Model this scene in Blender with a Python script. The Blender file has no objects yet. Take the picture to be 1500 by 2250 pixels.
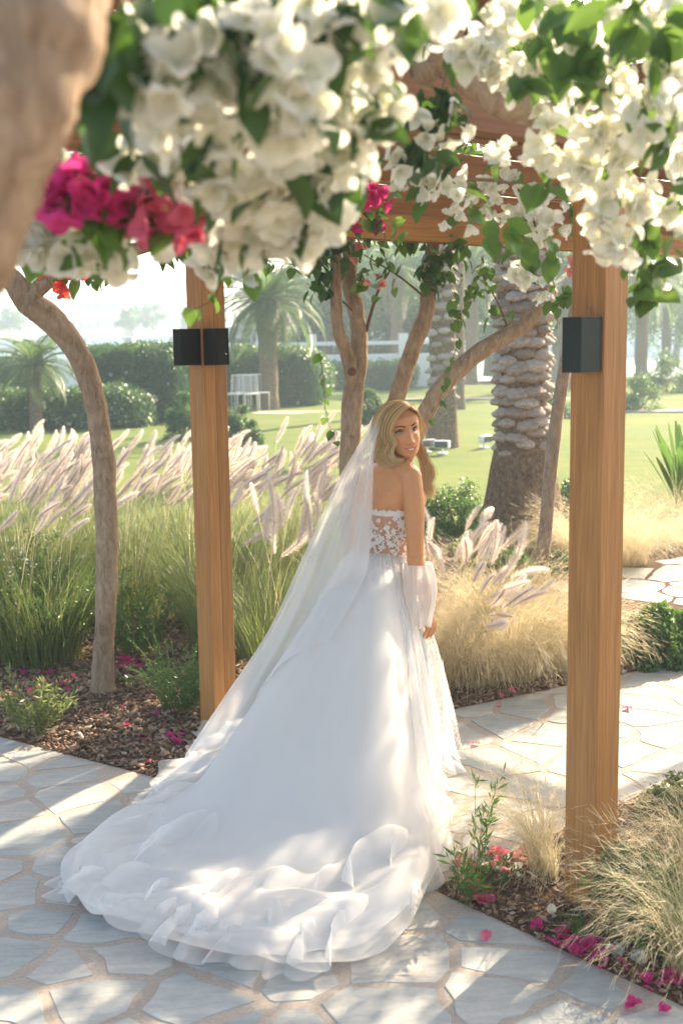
import bpy, math, random
import numpy as np
from mathutils import Vector, Matrix, Quaternion
random.seed(7); rng = np.random.default_rng(11)
scene = bpy.context.scene
COL = scene.collection
PI = math.pi
rad = math.radians

# ------------------------------------------------------------------ camera, sky, sun, exposure
FPX, TILT, ROLL, CAMH = 2600.0, rad(8.4), rad(-0.9), 1.95
cam_data = bpy.data.cameras.new('camera'); cam = bpy.data.objects.new('camera', cam_data)
COL.objects.link(cam); scene.camera = cam
cam_data.sensor_width = 36.0; cam_data.lens = 36.0 * FPX / 2250.0
cam_data.clip_start = 0.05; cam_data.clip_end = 3000
cam_data.dof.use_dof = True; cam_data.dof.focus_distance = 5.25; cam_data.dof.aperture_fstop = 3.4
CM = Matrix.Translation((0, 0, CAMH)) @ Matrix.Rotation(PI/2 - TILT, 4, 'X') @ Matrix.Rotation(ROLL, 4, 'Z')
cam.matrix_world = CM
SUN_AZ, SUN_EL = rad(36), rad(31)
to_sun = Vector((math.sin(SUN_AZ)*math.cos(SUN_EL), math.cos(SUN_AZ)*math.cos(SUN_EL), math.sin(SUN_EL)))
world = bpy.data.worlds.new('World'); scene.world = world; world.use_nodes = True
wn, wl = world.node_tree.nodes, world.node_tree.links
sky = wn.new('ShaderNodeTexSky'); sky.sky_type = 'NISHITA'; sky.sun_disc = False
sky.sun_elevation = SUN_EL; sky.sun_rotation = SUN_AZ; sky.dust_density = 2.4; sky.air_density = 0.8; sky.ozone_density = 1.0
wl.new(sky.outputs[0], wn['Background'].inputs[0]); wn['Background'].inputs[1].default_value = 0.15
sun_data = bpy.data.lights.new('sun', 'SUN'); sun = bpy.data.objects.new('sun', sun_data); COL.objects.link(sun)
sun_data.energy = 4.6; sun_data.angle = rad(0.55); sun_data.color = (1.0, 0.90, 0.76)
sun.rotation_euler = to_sun.to_track_quat('Z', 'Y').to_euler(); sun.location = (20, 30, 25)
vs = scene.view_settings
vs.view_transform = 'Standard'; vs.look = 'None'; vs.gamma = 1.0; vs.use_curve_mapping = False; vs.exposure = 1.72
vs.use_white_balance = True; vs.white_balance_temperature = 8000; vs.white_balance_tint = 10     # the photograph is balanced for open shade
scene.render.engine = 'CYCLES'
scene.cycles.max_bounces = 10; scene.cycles.transparent_max_bounces = 24
scene.cycles.diffuse_bounces = 4; scene.cycles.transmission_bounces = 6; scene.cycles.volume_bounces = 1
scene.cycles.sample_clamp_indirect = 6

# ------------------------------------------------------------------ places measured in the photograph (1500 x 2250) turned into metres
CR = np.array(CM.to_3x3())
def ray(x, y): return CR @ np.array([(x-750)/FPX, (1125-y)/FPX, -1.0])
def G(x, y, z=0.0):                     # where the sight line meets the level z
    d = ray(x, y); t = (z-CAMH)/d[2]; return np.array([0, 0, CAMH]) + d*t
def A(x, y, Y):                         # the point of the sight line that lies Y metres ahead
    d = ray(x, y); t = Y/d[1]; return np.array([0, 0, CAMH]) + d*t
D1 = np.array([-0.66, 0.751, 0]); D2 = np.array([0.751, 0.66, 0])      # the two directions of the pergola grid

# ------------------------------------------------------------------ object helpers
def tag(o, label=None, cat=None, group=None, kind=None):
    if label: o['label'] = label
    if cat: o['category'] = cat
    if group: o['group'] = group
    if kind: o['kind'] = kind
    return o
def mesh_data(name, V, F, mat=None, smooth=True, rnd=None, uv=None, col=None):
    V = np.asarray(V, dtype=np.float32).reshape(-1, 3)
    me = bpy.data.meshes.new(name)
    if isinstance(F, np.ndarray) and F.ndim == 2:
        k = F.shape[1]; n = F.shape[0]
        me.vertices.add(len(V)); me.vertices.foreach_set('co', V.ravel())
        me.loops.add(n*k); me.loops.foreach_set('vertex_index', F.astype(np.int32).ravel())
        me.polygons.add(n); me.polygons.foreach_set('loop_start', np.arange(0, n*k, k, dtype=np.int32))
        me.polygons.foreach_set('loop_total', np.full(n, k, dtype=np.int32))
        me.update(calc_edges=True)
    else:
        me.from_pydata([tuple(v) for v in V.tolist()], [], [tuple(int(i) for i in f) for f in F]); me.update()
    if smooth: me.polygons.foreach_set('use_smooth', np.ones(len(me.polygons), dtype=bool))
    if rnd is not None:
        a = me.attributes.new('rnd', 'FLOAT', 'FACE'); a.data.foreach_set('value', np.asarray(rnd, dtype=np.float32))
    if uv is not None:                   # per vertex uv
        l = me.uv_layers.new(name='UVMap'); idx = np.empty(len(me.loops), dtype=np.int32); me.loops.foreach_get('vertex_index', idx)
        l.data.foreach_set('uv', np.asarray(uv, dtype=np.float32)[idx].ravel())
    if col is not None:
        a = me.color_attributes.new('tint', 'FLOAT_COLOR', 'POINT'); a.data.foreach_set('color', np.asarray(col, dtype=np.float32).ravel())
    if mat: me.materials.append(mat)
    me.validate(verbose=False)
    return me
def obj(name, data, parent=None, loc=None, rot=None):
    o = bpy.data.objects.new(name, data); COL.objects.link(o)
    if parent: o.parent = parent
    if loc is not None: o.location = loc
    if rot is not None: o.rotation_euler = rot
    return o
def mobj(name, V, F, mat, parent=None, smooth=True, **k):
    loc = k.pop('loc', None); rot = k.pop('rot', None)
    return obj(name, mesh_data(name, V, F, mat, smooth, **k), parent, loc, rot)
def empty(name, loc, label, cat, group=None, rz=0):
    o = bpy.data.objects.new(name, None); COL.objects.link(o); o.location = loc; o.rotation_euler = (0, 0, rz); o.empty_display_size = .1
    return tag(o, label, cat, group)
class MB:                                # collects simple shapes into one mesh
    def __init__(s): s.V = []; s.F = []; s.n = 0
    def add(s, V, F):
        V = np.asarray(V, float).reshape(-1, 3); s.V.append(V)
        s.F += [tuple(i+s.n for i in f) for f in F]; s.n += len(V); return s
    def box(s, c, d, R=None):
        c = np.array(c, float); h = np.array(d, float)/2
        v = np.array([[x, y, z] for x in (-1, 1) for y in (-1, 1) for z in (-1, 1)])*h
        if R is not None: v = v @ np.array(R).T
        return s.add(v+c, [(0,1,3,2),(4,6,7,5),(0,4,5,1),(2,3,7,6),(0,2,6,4),(1,5,7,3)])
    def bbox(s, c, d, b=.003, R=None):   # box with chamfered edges
        h = np.array(d, float)/2; V = []; idx = {}
        for sx in (-1, 1):
            for sy in (-1, 1):
                for sz in (-1, 1):
                    for ax in range(3):
                        p = np.array([sx, sy, sz])*h
                        for k in range(3):
                            if k != ax: p[k] -= (sx, sy, sz)[k]*b
                        idx[(sx, sy, sz, ax)] = len(V); V.append(p)
        Fs = []
        for ax in range(3):
            o1, o2 = [(1, 2), (2, 0), (0, 1)][ax]
            for sg in (-1, 1):
                q = []
                for a1, a2 in ((-1,-1),(1,-1),(1,1),(-1,1)):
                    k = [0,0,0]; k[ax] = sg; k[o1] = a1; k[o2] = a2; q.append(idx[(*k, ax)])
                Fs.append(tuple(q if sg > 0 else q[::-1]))
            for a1 in (-1, 1):
                for a2 in (-1, 1):
                    k0 = [0,0,0]; k1 = [0,0,0]; k0[o1] = k1[o1] = a1; k0[o2] = k1[o2] = a2; k0[ax] = -1; k1[ax] = 1
                    q = [idx[(*k0, o1)], idx[(*k1, o1)], idx[(*k1, o2)], idx[(*k0, o2)]]
                    Fs.append(tuple(q if a1*a2 < 0 else q[::-1]))
        for sx in (-1, 1):
            for sy in (-1, 1):
                for sz in (-1, 1):
                    q = [idx[(sx, sy, sz, 0)], idx[(sx, sy, sz, 1)], idx[(sx, sy, sz, 2)]]
                    Fs.append(tuple(q if sx*sy*sz > 0 else q[::-1]))
        V = np.array(V)
        if R is not None: V = V @ np.array(R).T
        return s.add(V+np.array(c, float), Fs)
    def tube(s, P, r, n=8, cap=True, rough=0, seed=0):
        V, F = tube(P, r, n, cap, rough, seed); return s.add(V, F)
    def build(s, name, mat, parent=None, smooth=False, **k):
        return mobj(name, np.concatenate(s.V), s.F, mat, parent, smooth, **k)
def catmull(P, m=8):
    P = np.array(P, float); Q = np.vstack([2*P[0]-P[1], P, 2*P[-1]-P[-2]]); out = []
    for i in range(1, len(Q)-2):
        for t in np.linspace(0, 1, m, endpoint=False):
            a, b, c, d = Q[i-1], Q[i], Q[i+1], Q[i+2]
            out.append(.5*((2*b)+(c-a)*t+(2*a-5*b+4*c-d)*t*t+(-a+3*b-3*c+d)*t**3))
    out.append(Q[-2]); return np.array(out)
def frames(P):
    T = np.gradient(P, axis=0); T /= np.linalg.norm(T, axis=1)[:, None]+1e-9
    u = np.cross(T[0], [0, 0, 1.0])
    if np.linalg.norm(u) < .1: u = np.cross(T[0], [0, 1.0, 0])
    u /= np.linalg.norm(u); U = []
    for t in T:
        u = u-t*np.dot(u, t); u /= np.linalg.norm(u)+1e-9; U.append(u.copy())
    U = np.array(U); return T, U, np.cross(T, U)
def tube(P, r, n=8, cap=True, rough=0, seed=0):
    P = np.array(P, float); r = np.broadcast_to(np.array(r, float), (len(P),)) if np.ndim(r) == 0 or len(r) == len(P) else np.interp(np.linspace(0, 1, len(P)), np.linspace(0, 1, len(r)), r)
    T, U, W = frames(P); a = np.linspace(0, 2*PI, n, endpoint=False)
    rr = r[:, None]*np.ones((1, n))
    if rough:
        g = np.random.default_rng(seed); N = g.normal(size=(len(P), n))
        for _ in range(2): N = (N+np.roll(N, 1, 1)+np.roll(N, -1, 1)+np.roll(N, 1, 0)+np.roll(N, -1, 0))/5
        rr = rr*(1+rough*N*2.2)
    V = P[:, None]+rr[..., None]*(U[:, None]*np.cos(a)[None, :, None]+W[:, None]*np.sin(a)[None, :, None])
    F = []
    for i in range(len(P)-1):
        for j in range(n):
            k = (j+1) % n; F.append((i*n+j, i*n+k, (i+1)*n+k, (i+1)*n+j))
    if cap: F.append(tuple(range(n))[::-1]); F.append(tuple((len(P)-1)*n+j for j in range(n)))
    return V.reshape(-1, 3), F
def grid_faces(m, n, wrap=False):        # m rows of n
    i, j = np.meshgrid(np.arange(m-1), np.arange(n if wrap else n-1), indexing='ij'); k = (j+1) % n
    return np.stack([i*n+j, i*n+k, (i+1)*n+k, (i+1)*n+j], -1).reshape(-1, 4)
def unit(v): v = np.asarray(v, float); return v/(np.linalg.norm(v, axis=-1, keepdims=True)+1e-9)
def noise1(n, k, g):                     # smooth periodic random curve
    a = np.linspace(0, 2*PI, n, endpoint=False); y = np.zeros(n)
    for f in k: y += g.normal()*np.cos(f*a+g.uniform(0, 6.28))
    return y

# ------------------------------------------------------------------ materials
class NT:
    def __init__(s, name):
        s.m = bpy.data.materials.new(name); s.m.use_nodes = True; s.n = s.m.node_tree.nodes; s.l = s.m.node_tree.links
        s.b = s.n['Principled BSDF']; s.out = s.n['Material Output']
    def new(s, t, **k):
        x = s.n.new(t)
        for a, v in k.items(): setattr(x, a, v)
        return x
    def link(s, a, b): s.l.new(a, b)
    def coords(s, kind='Object', scale=(1, 1, 1)):
        c = s.new('ShaderNodeTexCoord'); mp = s.new('ShaderNodeMapping'); mp.inputs['Scale'].default_value = scale
        s.link(c.outputs[kind], mp.inputs[0]); return mp.outputs[0]
    def noise(s, vec, scale, detail=4, rough=.55, dist=0):
        x = s.new('ShaderNodeTexNoise'); x.inputs['Scale'].default_value = scale; x.inputs['Detail'].default_value = detail
        x.inputs['Roughness'].default_value = rough; x.inputs['Distortion'].default_value = dist
        if vec is not None: s.link(vec, x.inputs['Vector'])
        return x.outputs[0]
    def voro(s, vec, scale, feature='F1'):
        x = s.new('ShaderNodeTexVoronoi', feature=feature); x.inputs['Scale'].default_value = scale
        if vec is not None: s.link(vec, x.inputs['Vector'])
        return x.outputs[0]
    def ramp(s, fac, stops):
        x = s.new('ShaderNodeValToRGB'); e = x.color_ramp.elements
        while len(e) < len(stops): e.new(.5)
        for el, (p, c) in zip(e, stops): el.position = p; el.color = (*c, 1) if len(c) == 3 else c
        s.link(fac, x.inputs[0]); return x.outputs[0]
    def mix(s, a, b, fac, mode='MIX'):
        x = s.new('ShaderNodeMix', data_type='RGBA', blend_type=mode)
        for v, i in ((fac, 0), (a, 6), (b, 7)):
            if isinstance(v, (int, float)): x.inputs[i].default_value = v
            elif isinstance(v, tuple): x.inputs[i].default_value = (*v, 1)
            else: s.link(v, x.inputs[i])
        return x.outputs[2]
    def math(s, op, a, b=0.0):
        x = s.new('ShaderNodeMath', operation=op)
        for v, i in ((a, 0), (b, 1)):
            if isinstance(v, (int, float)): x.inputs[i].default_value = v
            else: s.link(v, x.inputs[i])
        return x.outputs[0]
    def bump(s, h, strength=.3, dist=.01):
        x = s.new('ShaderNodeBump'); x.inputs['Strength'].default_value = strength; x.inputs['Distance'].default_value = dist
        s.link(h, x.inputs['Height']); s.link(x.outputs[0], s.b.inputs['Normal']); return x.outputs[0]
    def set(s, color=None, rough=None, spec=None):
        if color is not None:
            if isinstance(color, tuple): s.b.inputs['Base Color'].default_value = (*color, 1)
            else: s.link(color, s.b.inputs['Base Color'])
        if rough is not None: s.b.inputs['Roughness'].default_value = rough
        if spec is not None: s.b.inputs['Specular IOR Level'].default_value = spec
        return s
    def rnd(s):                           # random per piece: face attribute plus object random
        a = s.new('ShaderNodeAttribute', attribute_name='rnd'); o = s.new('ShaderNodeObjectInfo')
        return s.math('FRACT', s.math('ADD', a.outputs['Fac'], o.outputs['Random']))
    def translucent(s, color, fac):
        t = s.new('ShaderNodeBsdfTranslucent')
        if isinstance(color, tuple): t.inputs[0].default_value = (*color, 1)
        else: s.link(color, t.inputs[0])
        mx = s.new('ShaderNodeMixShader'); mx.inputs[0].default_value = fac
        s.link(s.b.outputs[0], mx.inputs[1]); s.link(t.outputs[0], mx.inputs[2]); s.link(mx.outputs[0], s.out.inputs[0]); return mx
def wood(name, dark, mid, light):
    t = NT(name); v = t.coords('Object', (1, 1, .035)); n1 = t.noise(v, 60, 6, .65, .4); v2 = t.coords('Object', (1, 1, .02)); n2 = t.noise(v2, 260, 3, .6)
    v3 = t.coords('Object', (1, 1, .12)); n3 = t.noise(v3, 7, 3, .5, 1.2)
    c = t.ramp(t.math('ADD', t.math('MULTIPLY', n1, .6), t.math('MULTIPLY', n3, .42)), [(.26, dark), (.52, mid), (.76, light)])
    c = t.mix(c, t.ramp(n2, [(.35, (.55, .5, .45)), (.6, (1, 1, 1))]), .55, 'MULTIPLY')
    o = t.new('ShaderNodeObjectInfo'); c = t.mix(c, t.ramp(o.outputs['Random'], [(0, (.86, .84, .82)), (1, (1.08, 1.05, 1.0))]), 1.0, 'MULTIPLY')
    t.set(c, .52, .35); t.bump(t.math('ADD', n1, n2), .18, .002); return t.m
def bark(name, dark, light, sc=1.0, bump=.8):
    t = NT(name); v = t.coords('Object', (1, 1, .35)); n = t.noise(v, 38*sc, 8, .7, .6); n2 = t.noise(t.coords(), 4*sc, 3); w = t.voro(v, 70*sc)
    c = t.ramp(t.math('ADD', t.math('MULTIPLY', n, .7), t.math('MULTIPLY', n2, .3)), [(.36, dark), (.64, light)])
    t.set(c, .85, .2); t.bump(t.math('ADD', n, t.math('MULTIPLY', w, .5)), bump, .012); return t.m
def leafmat(name, c0, c1, c2, trans=(.25, .5, .05), fac=.35, rough=.45):
    t = NT(name); r = t.rnd(); c = t.ramp(r, [(0, c0), (.5, c1), (1, c2)]); t.set(c, rough, .4)
    t.translucent(t.mix(c, trans, .6), fac); return t.m
M = {}
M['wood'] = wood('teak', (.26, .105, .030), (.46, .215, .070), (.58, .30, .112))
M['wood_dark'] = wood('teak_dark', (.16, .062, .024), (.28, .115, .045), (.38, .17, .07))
M['bark'] = bark('bougainvillea_bark', (.21, .135, .085), (.50, .37, .26))
M['bark_grey'] = bark('grey_bark', (.20, .16, .12), (.44, .36, .28))
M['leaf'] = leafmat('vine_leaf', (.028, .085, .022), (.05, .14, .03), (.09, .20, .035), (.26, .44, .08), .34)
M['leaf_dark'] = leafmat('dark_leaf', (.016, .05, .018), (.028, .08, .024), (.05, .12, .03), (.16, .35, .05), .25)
M['hedge'] = leafmat('hedge_leaf', (.025, .07, .03), (.04, .11, .04), (.075, .16, .05), (.2, .42, .08), .3)
M['shrub'] = leafmat('shrub_leaf', (.035, .09, .025), (.06, .14, .035), (.10, .20, .05), (.22, .45, .08), .3, .35)
M['grassblade'] = leafmat('grass_blade', (.070, .115, .032), (.125, .175, .055), (.26, .28, .12), (.38, .48, .16), .42)
M['straw'] = leafmat('straw_blade', (.50, .38, .19), (.66, .54, .33), (.80, .72, .54), (.9, .80, .58), .5)
M['plume'] = leafmat('plume_bristle', (.80, .72, .67), (.87, .80, .75), (.90, .85, .81), (.98, .92, .88), .55, .7)
M['palmleaf'] = leafmat('palm_leaflet', (.045, .095, .04), (.075, .14, .055), (.13, .20, .08), (.25, .42, .12), .3)
M['twig'] = NT('twig').set((.16, .085, .045), .8).m
M['stem'] = NT('green_stem').set((.12, .17, .05), .6).m
def bract(name, base, edge, vein, trans, fac=.45):
    t = NT(name); uv = t.new('ShaderNodeUVMap'); sp = t.new('ShaderNodeSeparateXYZ'); t.link(uv.outputs[0], sp.inputs[0])
    u, v = sp.outputs[0], sp.outputs[1]
    rib = t.math('SUBTRACT', 1.0, t.math('MULTIPLY', t.math('ABSOLUTE', t.math('SUBTRACT', v, .5)), 9.0))
    rib = t.math('MULTIPLY', t.math('MAXIMUM', rib, 0.0), t.math('SUBTRACT', .95, u))
    c = t.mix(base, edge, u); c = t.mix(c, vein, t.math('MULTIPLY', rib, .8))
    o = t.new('ShaderNodeObjectInfo'); c = t.mix(c, t.ramp(o.outputs['Random'], [(0, (.88, .87, .82)), (1, (1, 1, 1))]), 1.0, 'MULTIPLY')
    t.set(c, .55, .25); t.translucent(t.mix(c, trans, .4), fac); return t.m
M['white'] = bract('white_bract', (.82, .825, .69), (.90, .89, .85), (.60, .66, .38), (.96, .96, .86), .52)
M['pink'] = bract('magenta_bract', (.72, .07, .30), (.74, .045, .25), (.48, .02, .15), (.92, .10, .36))
M['coral'] = bract('rose_bract', (.80, .19, .30), (.78, .14, .27), (.56, .07, .14), (.95, .30, .40))
M['scarlet'] = bract('scarlet_bract', (.75, .10, .08), (.72, .07, .07), (.5, .03, .05), (.9, .15, .1))
M['palepink'] = bract('pale_pink_bract', (.80, .36, .34), (.78, .28, .28), (.6, .2, .2), (.9, .45, .4))
# paving
t = NT('flagstone'); r = t.rnd(); v = t.coords('Object'); n = t.noise(v, 3.2, 8, .62, .5); n2 = t.noise(v, 55, 5, .7); lay = t.noise(t.coords('Object', (.35, 1.6, 1)), 9, 5, .6, 1.5)
c = t.ramp(r, [(0, (.36, .385, .38)), (.35, (.43, .445, .435)), (.6, (.48, .47, .44)), (.82, (.40, .42, .42)), (1, (.52, .485, .44))])
c = t.mix(c, t.ramp(n, [(.3, (.78, .82, .84)), (.55, (1, 1, 1)), (.75, (1.1, 1.02, .92))]), .9, 'MULTIPLY')
c = t.mix(c, t.ramp(lay, [(.40, (.80, .80, .80)), (.55, (1.03, 1.03, 1.02))]), .6, 'MULTIPLY')
c = t.mix(c, t.ramp(n2, [(.3, (.82, .82, .82)), (.6, (1.05, 1.05, 1.05))]), .5, 'MULTIPLY')
t.set(c, .68, .35); t.bump(t.math('ADD', t.math('MULTIPLY', lay, 1.4), t.math('MULTIPLY', n2, .5)), .35, .006); M['stone'] = t.m
t = NT('mortar'); v = t.coords('Object'); n = t.noise(v, 90, 5, .7); n2 = t.noise(v, 2.2, 4)
t.set(t.mix(t.ramp(n, [(.3, (.37, .31, .26)), (.7, (.51, .445, .385))]), t.ramp(n2, [(.35, (.85, .85, .87)), (.65, (1.05, 1.03, 1))]), 1.0, 'MULTIPLY'), .9, .2); t.bump(n, .5, .004); M['mortar'] = t.m
t = NT('mulch_soil'); v = t.coords('Object'); n = t.noise(v, 45, 7, .75); n2 = t.noise(v, 5, 4)
t.set(t.mix(t.ramp(n, [(.32, (.055, .034, .022)), (.68, (.24, .155, .105))]), t.ramp(n2, [(.3, (.8, .8, .8)), (.7, (1.1, 1.05, 1))]), 1.0, 'MULTIPLY'), .95, .1); t.bump(n, .9, .02); M['soil'] = t.m
t = NT('mulch_chip'); r = t.rnd(); t.set(t.ramp(r, [(0, (.10, .055, .035)), (.4, (.22, .135, .085)), (.8, (.34, .235, .165)), (1, (.46, .36, .28))]), .85, .2); M['chip'] = t.m
t = NT('lawn_turf'); v = t.coords('Object'); n = t.noise(v, 30, 6, .7); n2 = t.noise(v, .5, 4, .6); n3 = t.noise(t.coords('Object', (.25, 1, 1)), 4, 5, .7)
c = t.ramp(n, [(.3, (.090, .140, .040)), (.7, (.180, .222, .082))]); c = t.mix(c, t.ramp(n2, [(.35, (.82, .9, .8)), (.65, (1.18, 1.08, .98))]), 1.0, 'MULTIPLY')
c = t.mix(c, t.ramp(n3, [(.35, (.86, .9, .84)), (.65, (1.1, 1.06, 1.0))]), 1.0, 'MULTIPLY'); t.set(c, .9, .1); t.bump(n, .6, .03); M['lawn'] = t.m
M['black'] = NT('black_powder_coat').set((.011, .010, .010), .7, .2).m
t = NT('green_black_coat'); v = t.coords('Object'); t.set((.008, .020, .018), .6, .3); t.bump(t.noise(v, 400, 2), .15, .001); M['greenblack'] = t.m
t = NT('white_paint'); t.set(t.ramp(t.noise(t.coords(), 2, 4), [(.3, (.72, .72, .71)), (.7, (.82, .82, .80))]), .7); M['paint'] = t.m
M['window'] = NT('dark_window').set((.06, .08, .10), .2, .5).m
M['terracotta'] = NT('terracotta').set((.45, .17, .10), .8).m
t = NT('palm_bark'); v = t.coords('Object'); n = t.noise(v, 22, 7, .7); n2 = t.noise(t.coords('Object', (1, 1, .3)), 60, 4, .7)
t.set(t.mix(t.ramp(n, [(.3, (.13, .085, .055)), (.68, (.36, .27, .19))]), t.ramp(n2, [(.35, (.7, .7, .7)), (.6, (1.05, 1.05, 1.05))]), 1.0, 'MULTIPLY'), .95, .1); t.bump(t.math('ADD', n, n2), 1.0, .03); M['palmbark'] = t.m
t = NT('palm_stub'); r = t.rnd(); v = t.coords('Object'); n = t.noise(v, 30, 5, .7)
t.set(t.mix(t.ramp(r, [(0, (.30, .25, .21)), (.5, (.42, .365, .32)), (1, (.52, .47, .43))]), t.ramp(n, [(.3, (.6, .57, .55)), (.65, (1.05, 1.05, 1.05))]), 1.0, 'MULTIPLY'), .9, .1); t.bump(n, .5, .01); M['stub'] = t.m
t = NT('sea_water'); t.set((.10, .22, .27), .18, .5); t.bump(t.noise(t.coords('Object', (.5, 1, 1)), .7, 4), .5, .3); M['water'] = t.m
# ------------------------------------------------------------------ ground, lawn, sea
def sheet(name, x0, x1, y0, y1, z, mat, nx=2, ny=2, parent=None):
    X, Y = np.meshgrid(np.linspace(x0, x1, nx), np.linspace(y0, y1, ny)); V = np.stack([X, Y, np.full_like(X, z)], -1).reshape(-1, 3)
    o = mobj(name, V, grid_faces(ny, nx), mat, parent, False)
    return tag(o, kind='structure')
sheet('planting_ground', -60, 60, -6, 52, -.03, M['soil'])
def poly_sheet(name, pts, z, mat):
    V = [(p[0], p[1], z) for p in pts]; return tag(mobj(name, V, [tuple(range(len(V)))], mat, None, False), kind='structure')
# lawn: its near edge runs behind the grasses, the palm and the shrubs
lawn_edge = [(-60, 11.6), (-6, 11.2), (-2.5, 10.9), (-.6, 10.6), (.2, 10.3), (.75, 11.4), (1.3, 12.2), (2.3, 12.0), (3.2, 11.6), (60, 12.6)]
nx, ny = 80, 40
ex = np.linspace(-58, 58, nx); near = np.interp(ex, [p[0] for p in lawn_edge], [p[1] for p in lawn_edge])
tt = np.linspace(0, 1, ny)**1.6; Yg = near[None, :]+(46-near[None, :])*tt[:, None]; Xg = np.broadcast_to(ex, Yg.shape)
Zg = .004+.10*(.5+.5*np.sin(Xg*.35+1)*np.sin(Yg*.3))*np.clip((Yg-near)/6, 0, 1)
tag(mobj('lawn', np.stack([Xg, Yg, Zg], -1).reshape(-1, 3), grid_faces(ny, nx), M['lawn']), kind='structure')
sheet('sea', -900, 900, 46, 1500, -.6, M['water'])
# ------------------------------------------------------------------ crazy paving
bedL = [G(0, 1618)[:2], G(370, 1715)[:2]]; e0, e1 = bedL
dirL = (e1-e0)/np.linalg.norm(e1-e0); cornerL = e1+dirL*.42; farA = G(985, 1560)[:2]; farB = G(1500, 1452)[:2]
farDir = unit(farB-farA)
bed_left = [e0-dirL*6, cornerL, farA, farA+farDir*7, np.array([9, 30]), np.array([-20, 30]), np.array([-20, 8])]
tip = G(947, 1952)[:2]; bed_right = [tip, tip-D1[:2]*4, tip-D1[:2]*4+D2[:2]*3.6, tip+D2[:2]*3.6]
patio_box = [np.array(p, float) for p in ((-4.2, -1.5), (6, -1.5), (7.5, 11), (-4.2, 11))]
far_path = [G(1150, 1292)[:2], G(1380, 1318)[:2], G(1500, 1345)[:2], G(1900, 1400)[:2], G(1900, 1190)[:2], G(1500, 1223)[:2], G(1385, 1240)[:2], G(1250, 1268)[:2]]
def clip_half(poly, p, n):                # keep (x-p).n >= 0
    out = []
    for i in range(len(poly)):
        a, b = poly[i], poly[(i+1) % len(poly)]; da, db = np.dot(a-p, n), np.dot(b-p, n)
        if da >= 0: out.append(a)
        if (da >= 0) != (db >= 0): out.append(a+(b-a)*da/(da-db))
    return out
def area(poly): return .5*sum(poly[i][0]*poly[(i+1) % len(poly)][1]-poly[(i+1) % len(poly)][0]*poly[i][1] for i in range(len(poly)))
def inside(poly, p):
    c = False; n = len(poly)
    for i in range(n):
        a, b = poly[i], poly[(i+1) % n]
        if (a[1] > p[1]) != (b[1] > p[1]) and p[0] < (b[0]-a[0])*(p[1]-a[1])/(b[1]-a[1])+a[0]: c = not c
    return c
def voronoi(seeds, bound, stretch=1.0):
    cells = []
    for i, s in enumerate(seeds):
        c = [np.array(b, float) for b in bound]; d = np.linalg.norm(seeds-s, axis=1); order = np.argsort(d)[1:26]
        for j in order:
            if len(c) < 3: break
            c = clip_half(c, (s+seeds[j])/2, s-seeds[j])
        cells.append(c)
    return cells
def inset(poly, d):
    if area(poly) < 0: poly = poly[::-1]
    out = list(poly)
    for i in range(len(poly)):
        a, b = poly[i], poly[(i+1) % len(poly)]; e = b-a; L = np.linalg.norm(e)
        if L < 1e-4: continue
        n = np.array([-e[1], e[0]])/L; out = clip_half(out, a+n*d, n)
        if len(out) < 3: return None
    return out
def rough_poly(poly, g, step=.07, amp=.008):   # broken stone edges
    out = []
    for i in range(len(poly)):
        a, b = poly[i], poly[(i+1) % len(poly)]; L = np.linalg.norm(b-a); k = max(1, int(L/step)); n = np.array([-(b-a)[1], (b-a)[0]])/(L+1e-9)
        for q in range(k):
            p = a+(b-a)*q/k; out.append(p+n*g.normal()*amp*(.6 if q == 0 else 1)+g.normal(size=2)*amp*.3)
    return out
def jit_seeds(x0, x1, y0, y1, sp, g, rot=.5):
    S = []
    for i in range(int((x1-x0)/sp)+1):
        for j in range(int((y1-y0)/(sp*.8))+1):
            S.append((x0+(i+.5*(j % 2))*sp+g.uniform(-.42, .42)*sp, y0+j*sp*.8+g.uniform(-.4, .4)*sp*.8))
    return np.array(S)
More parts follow.
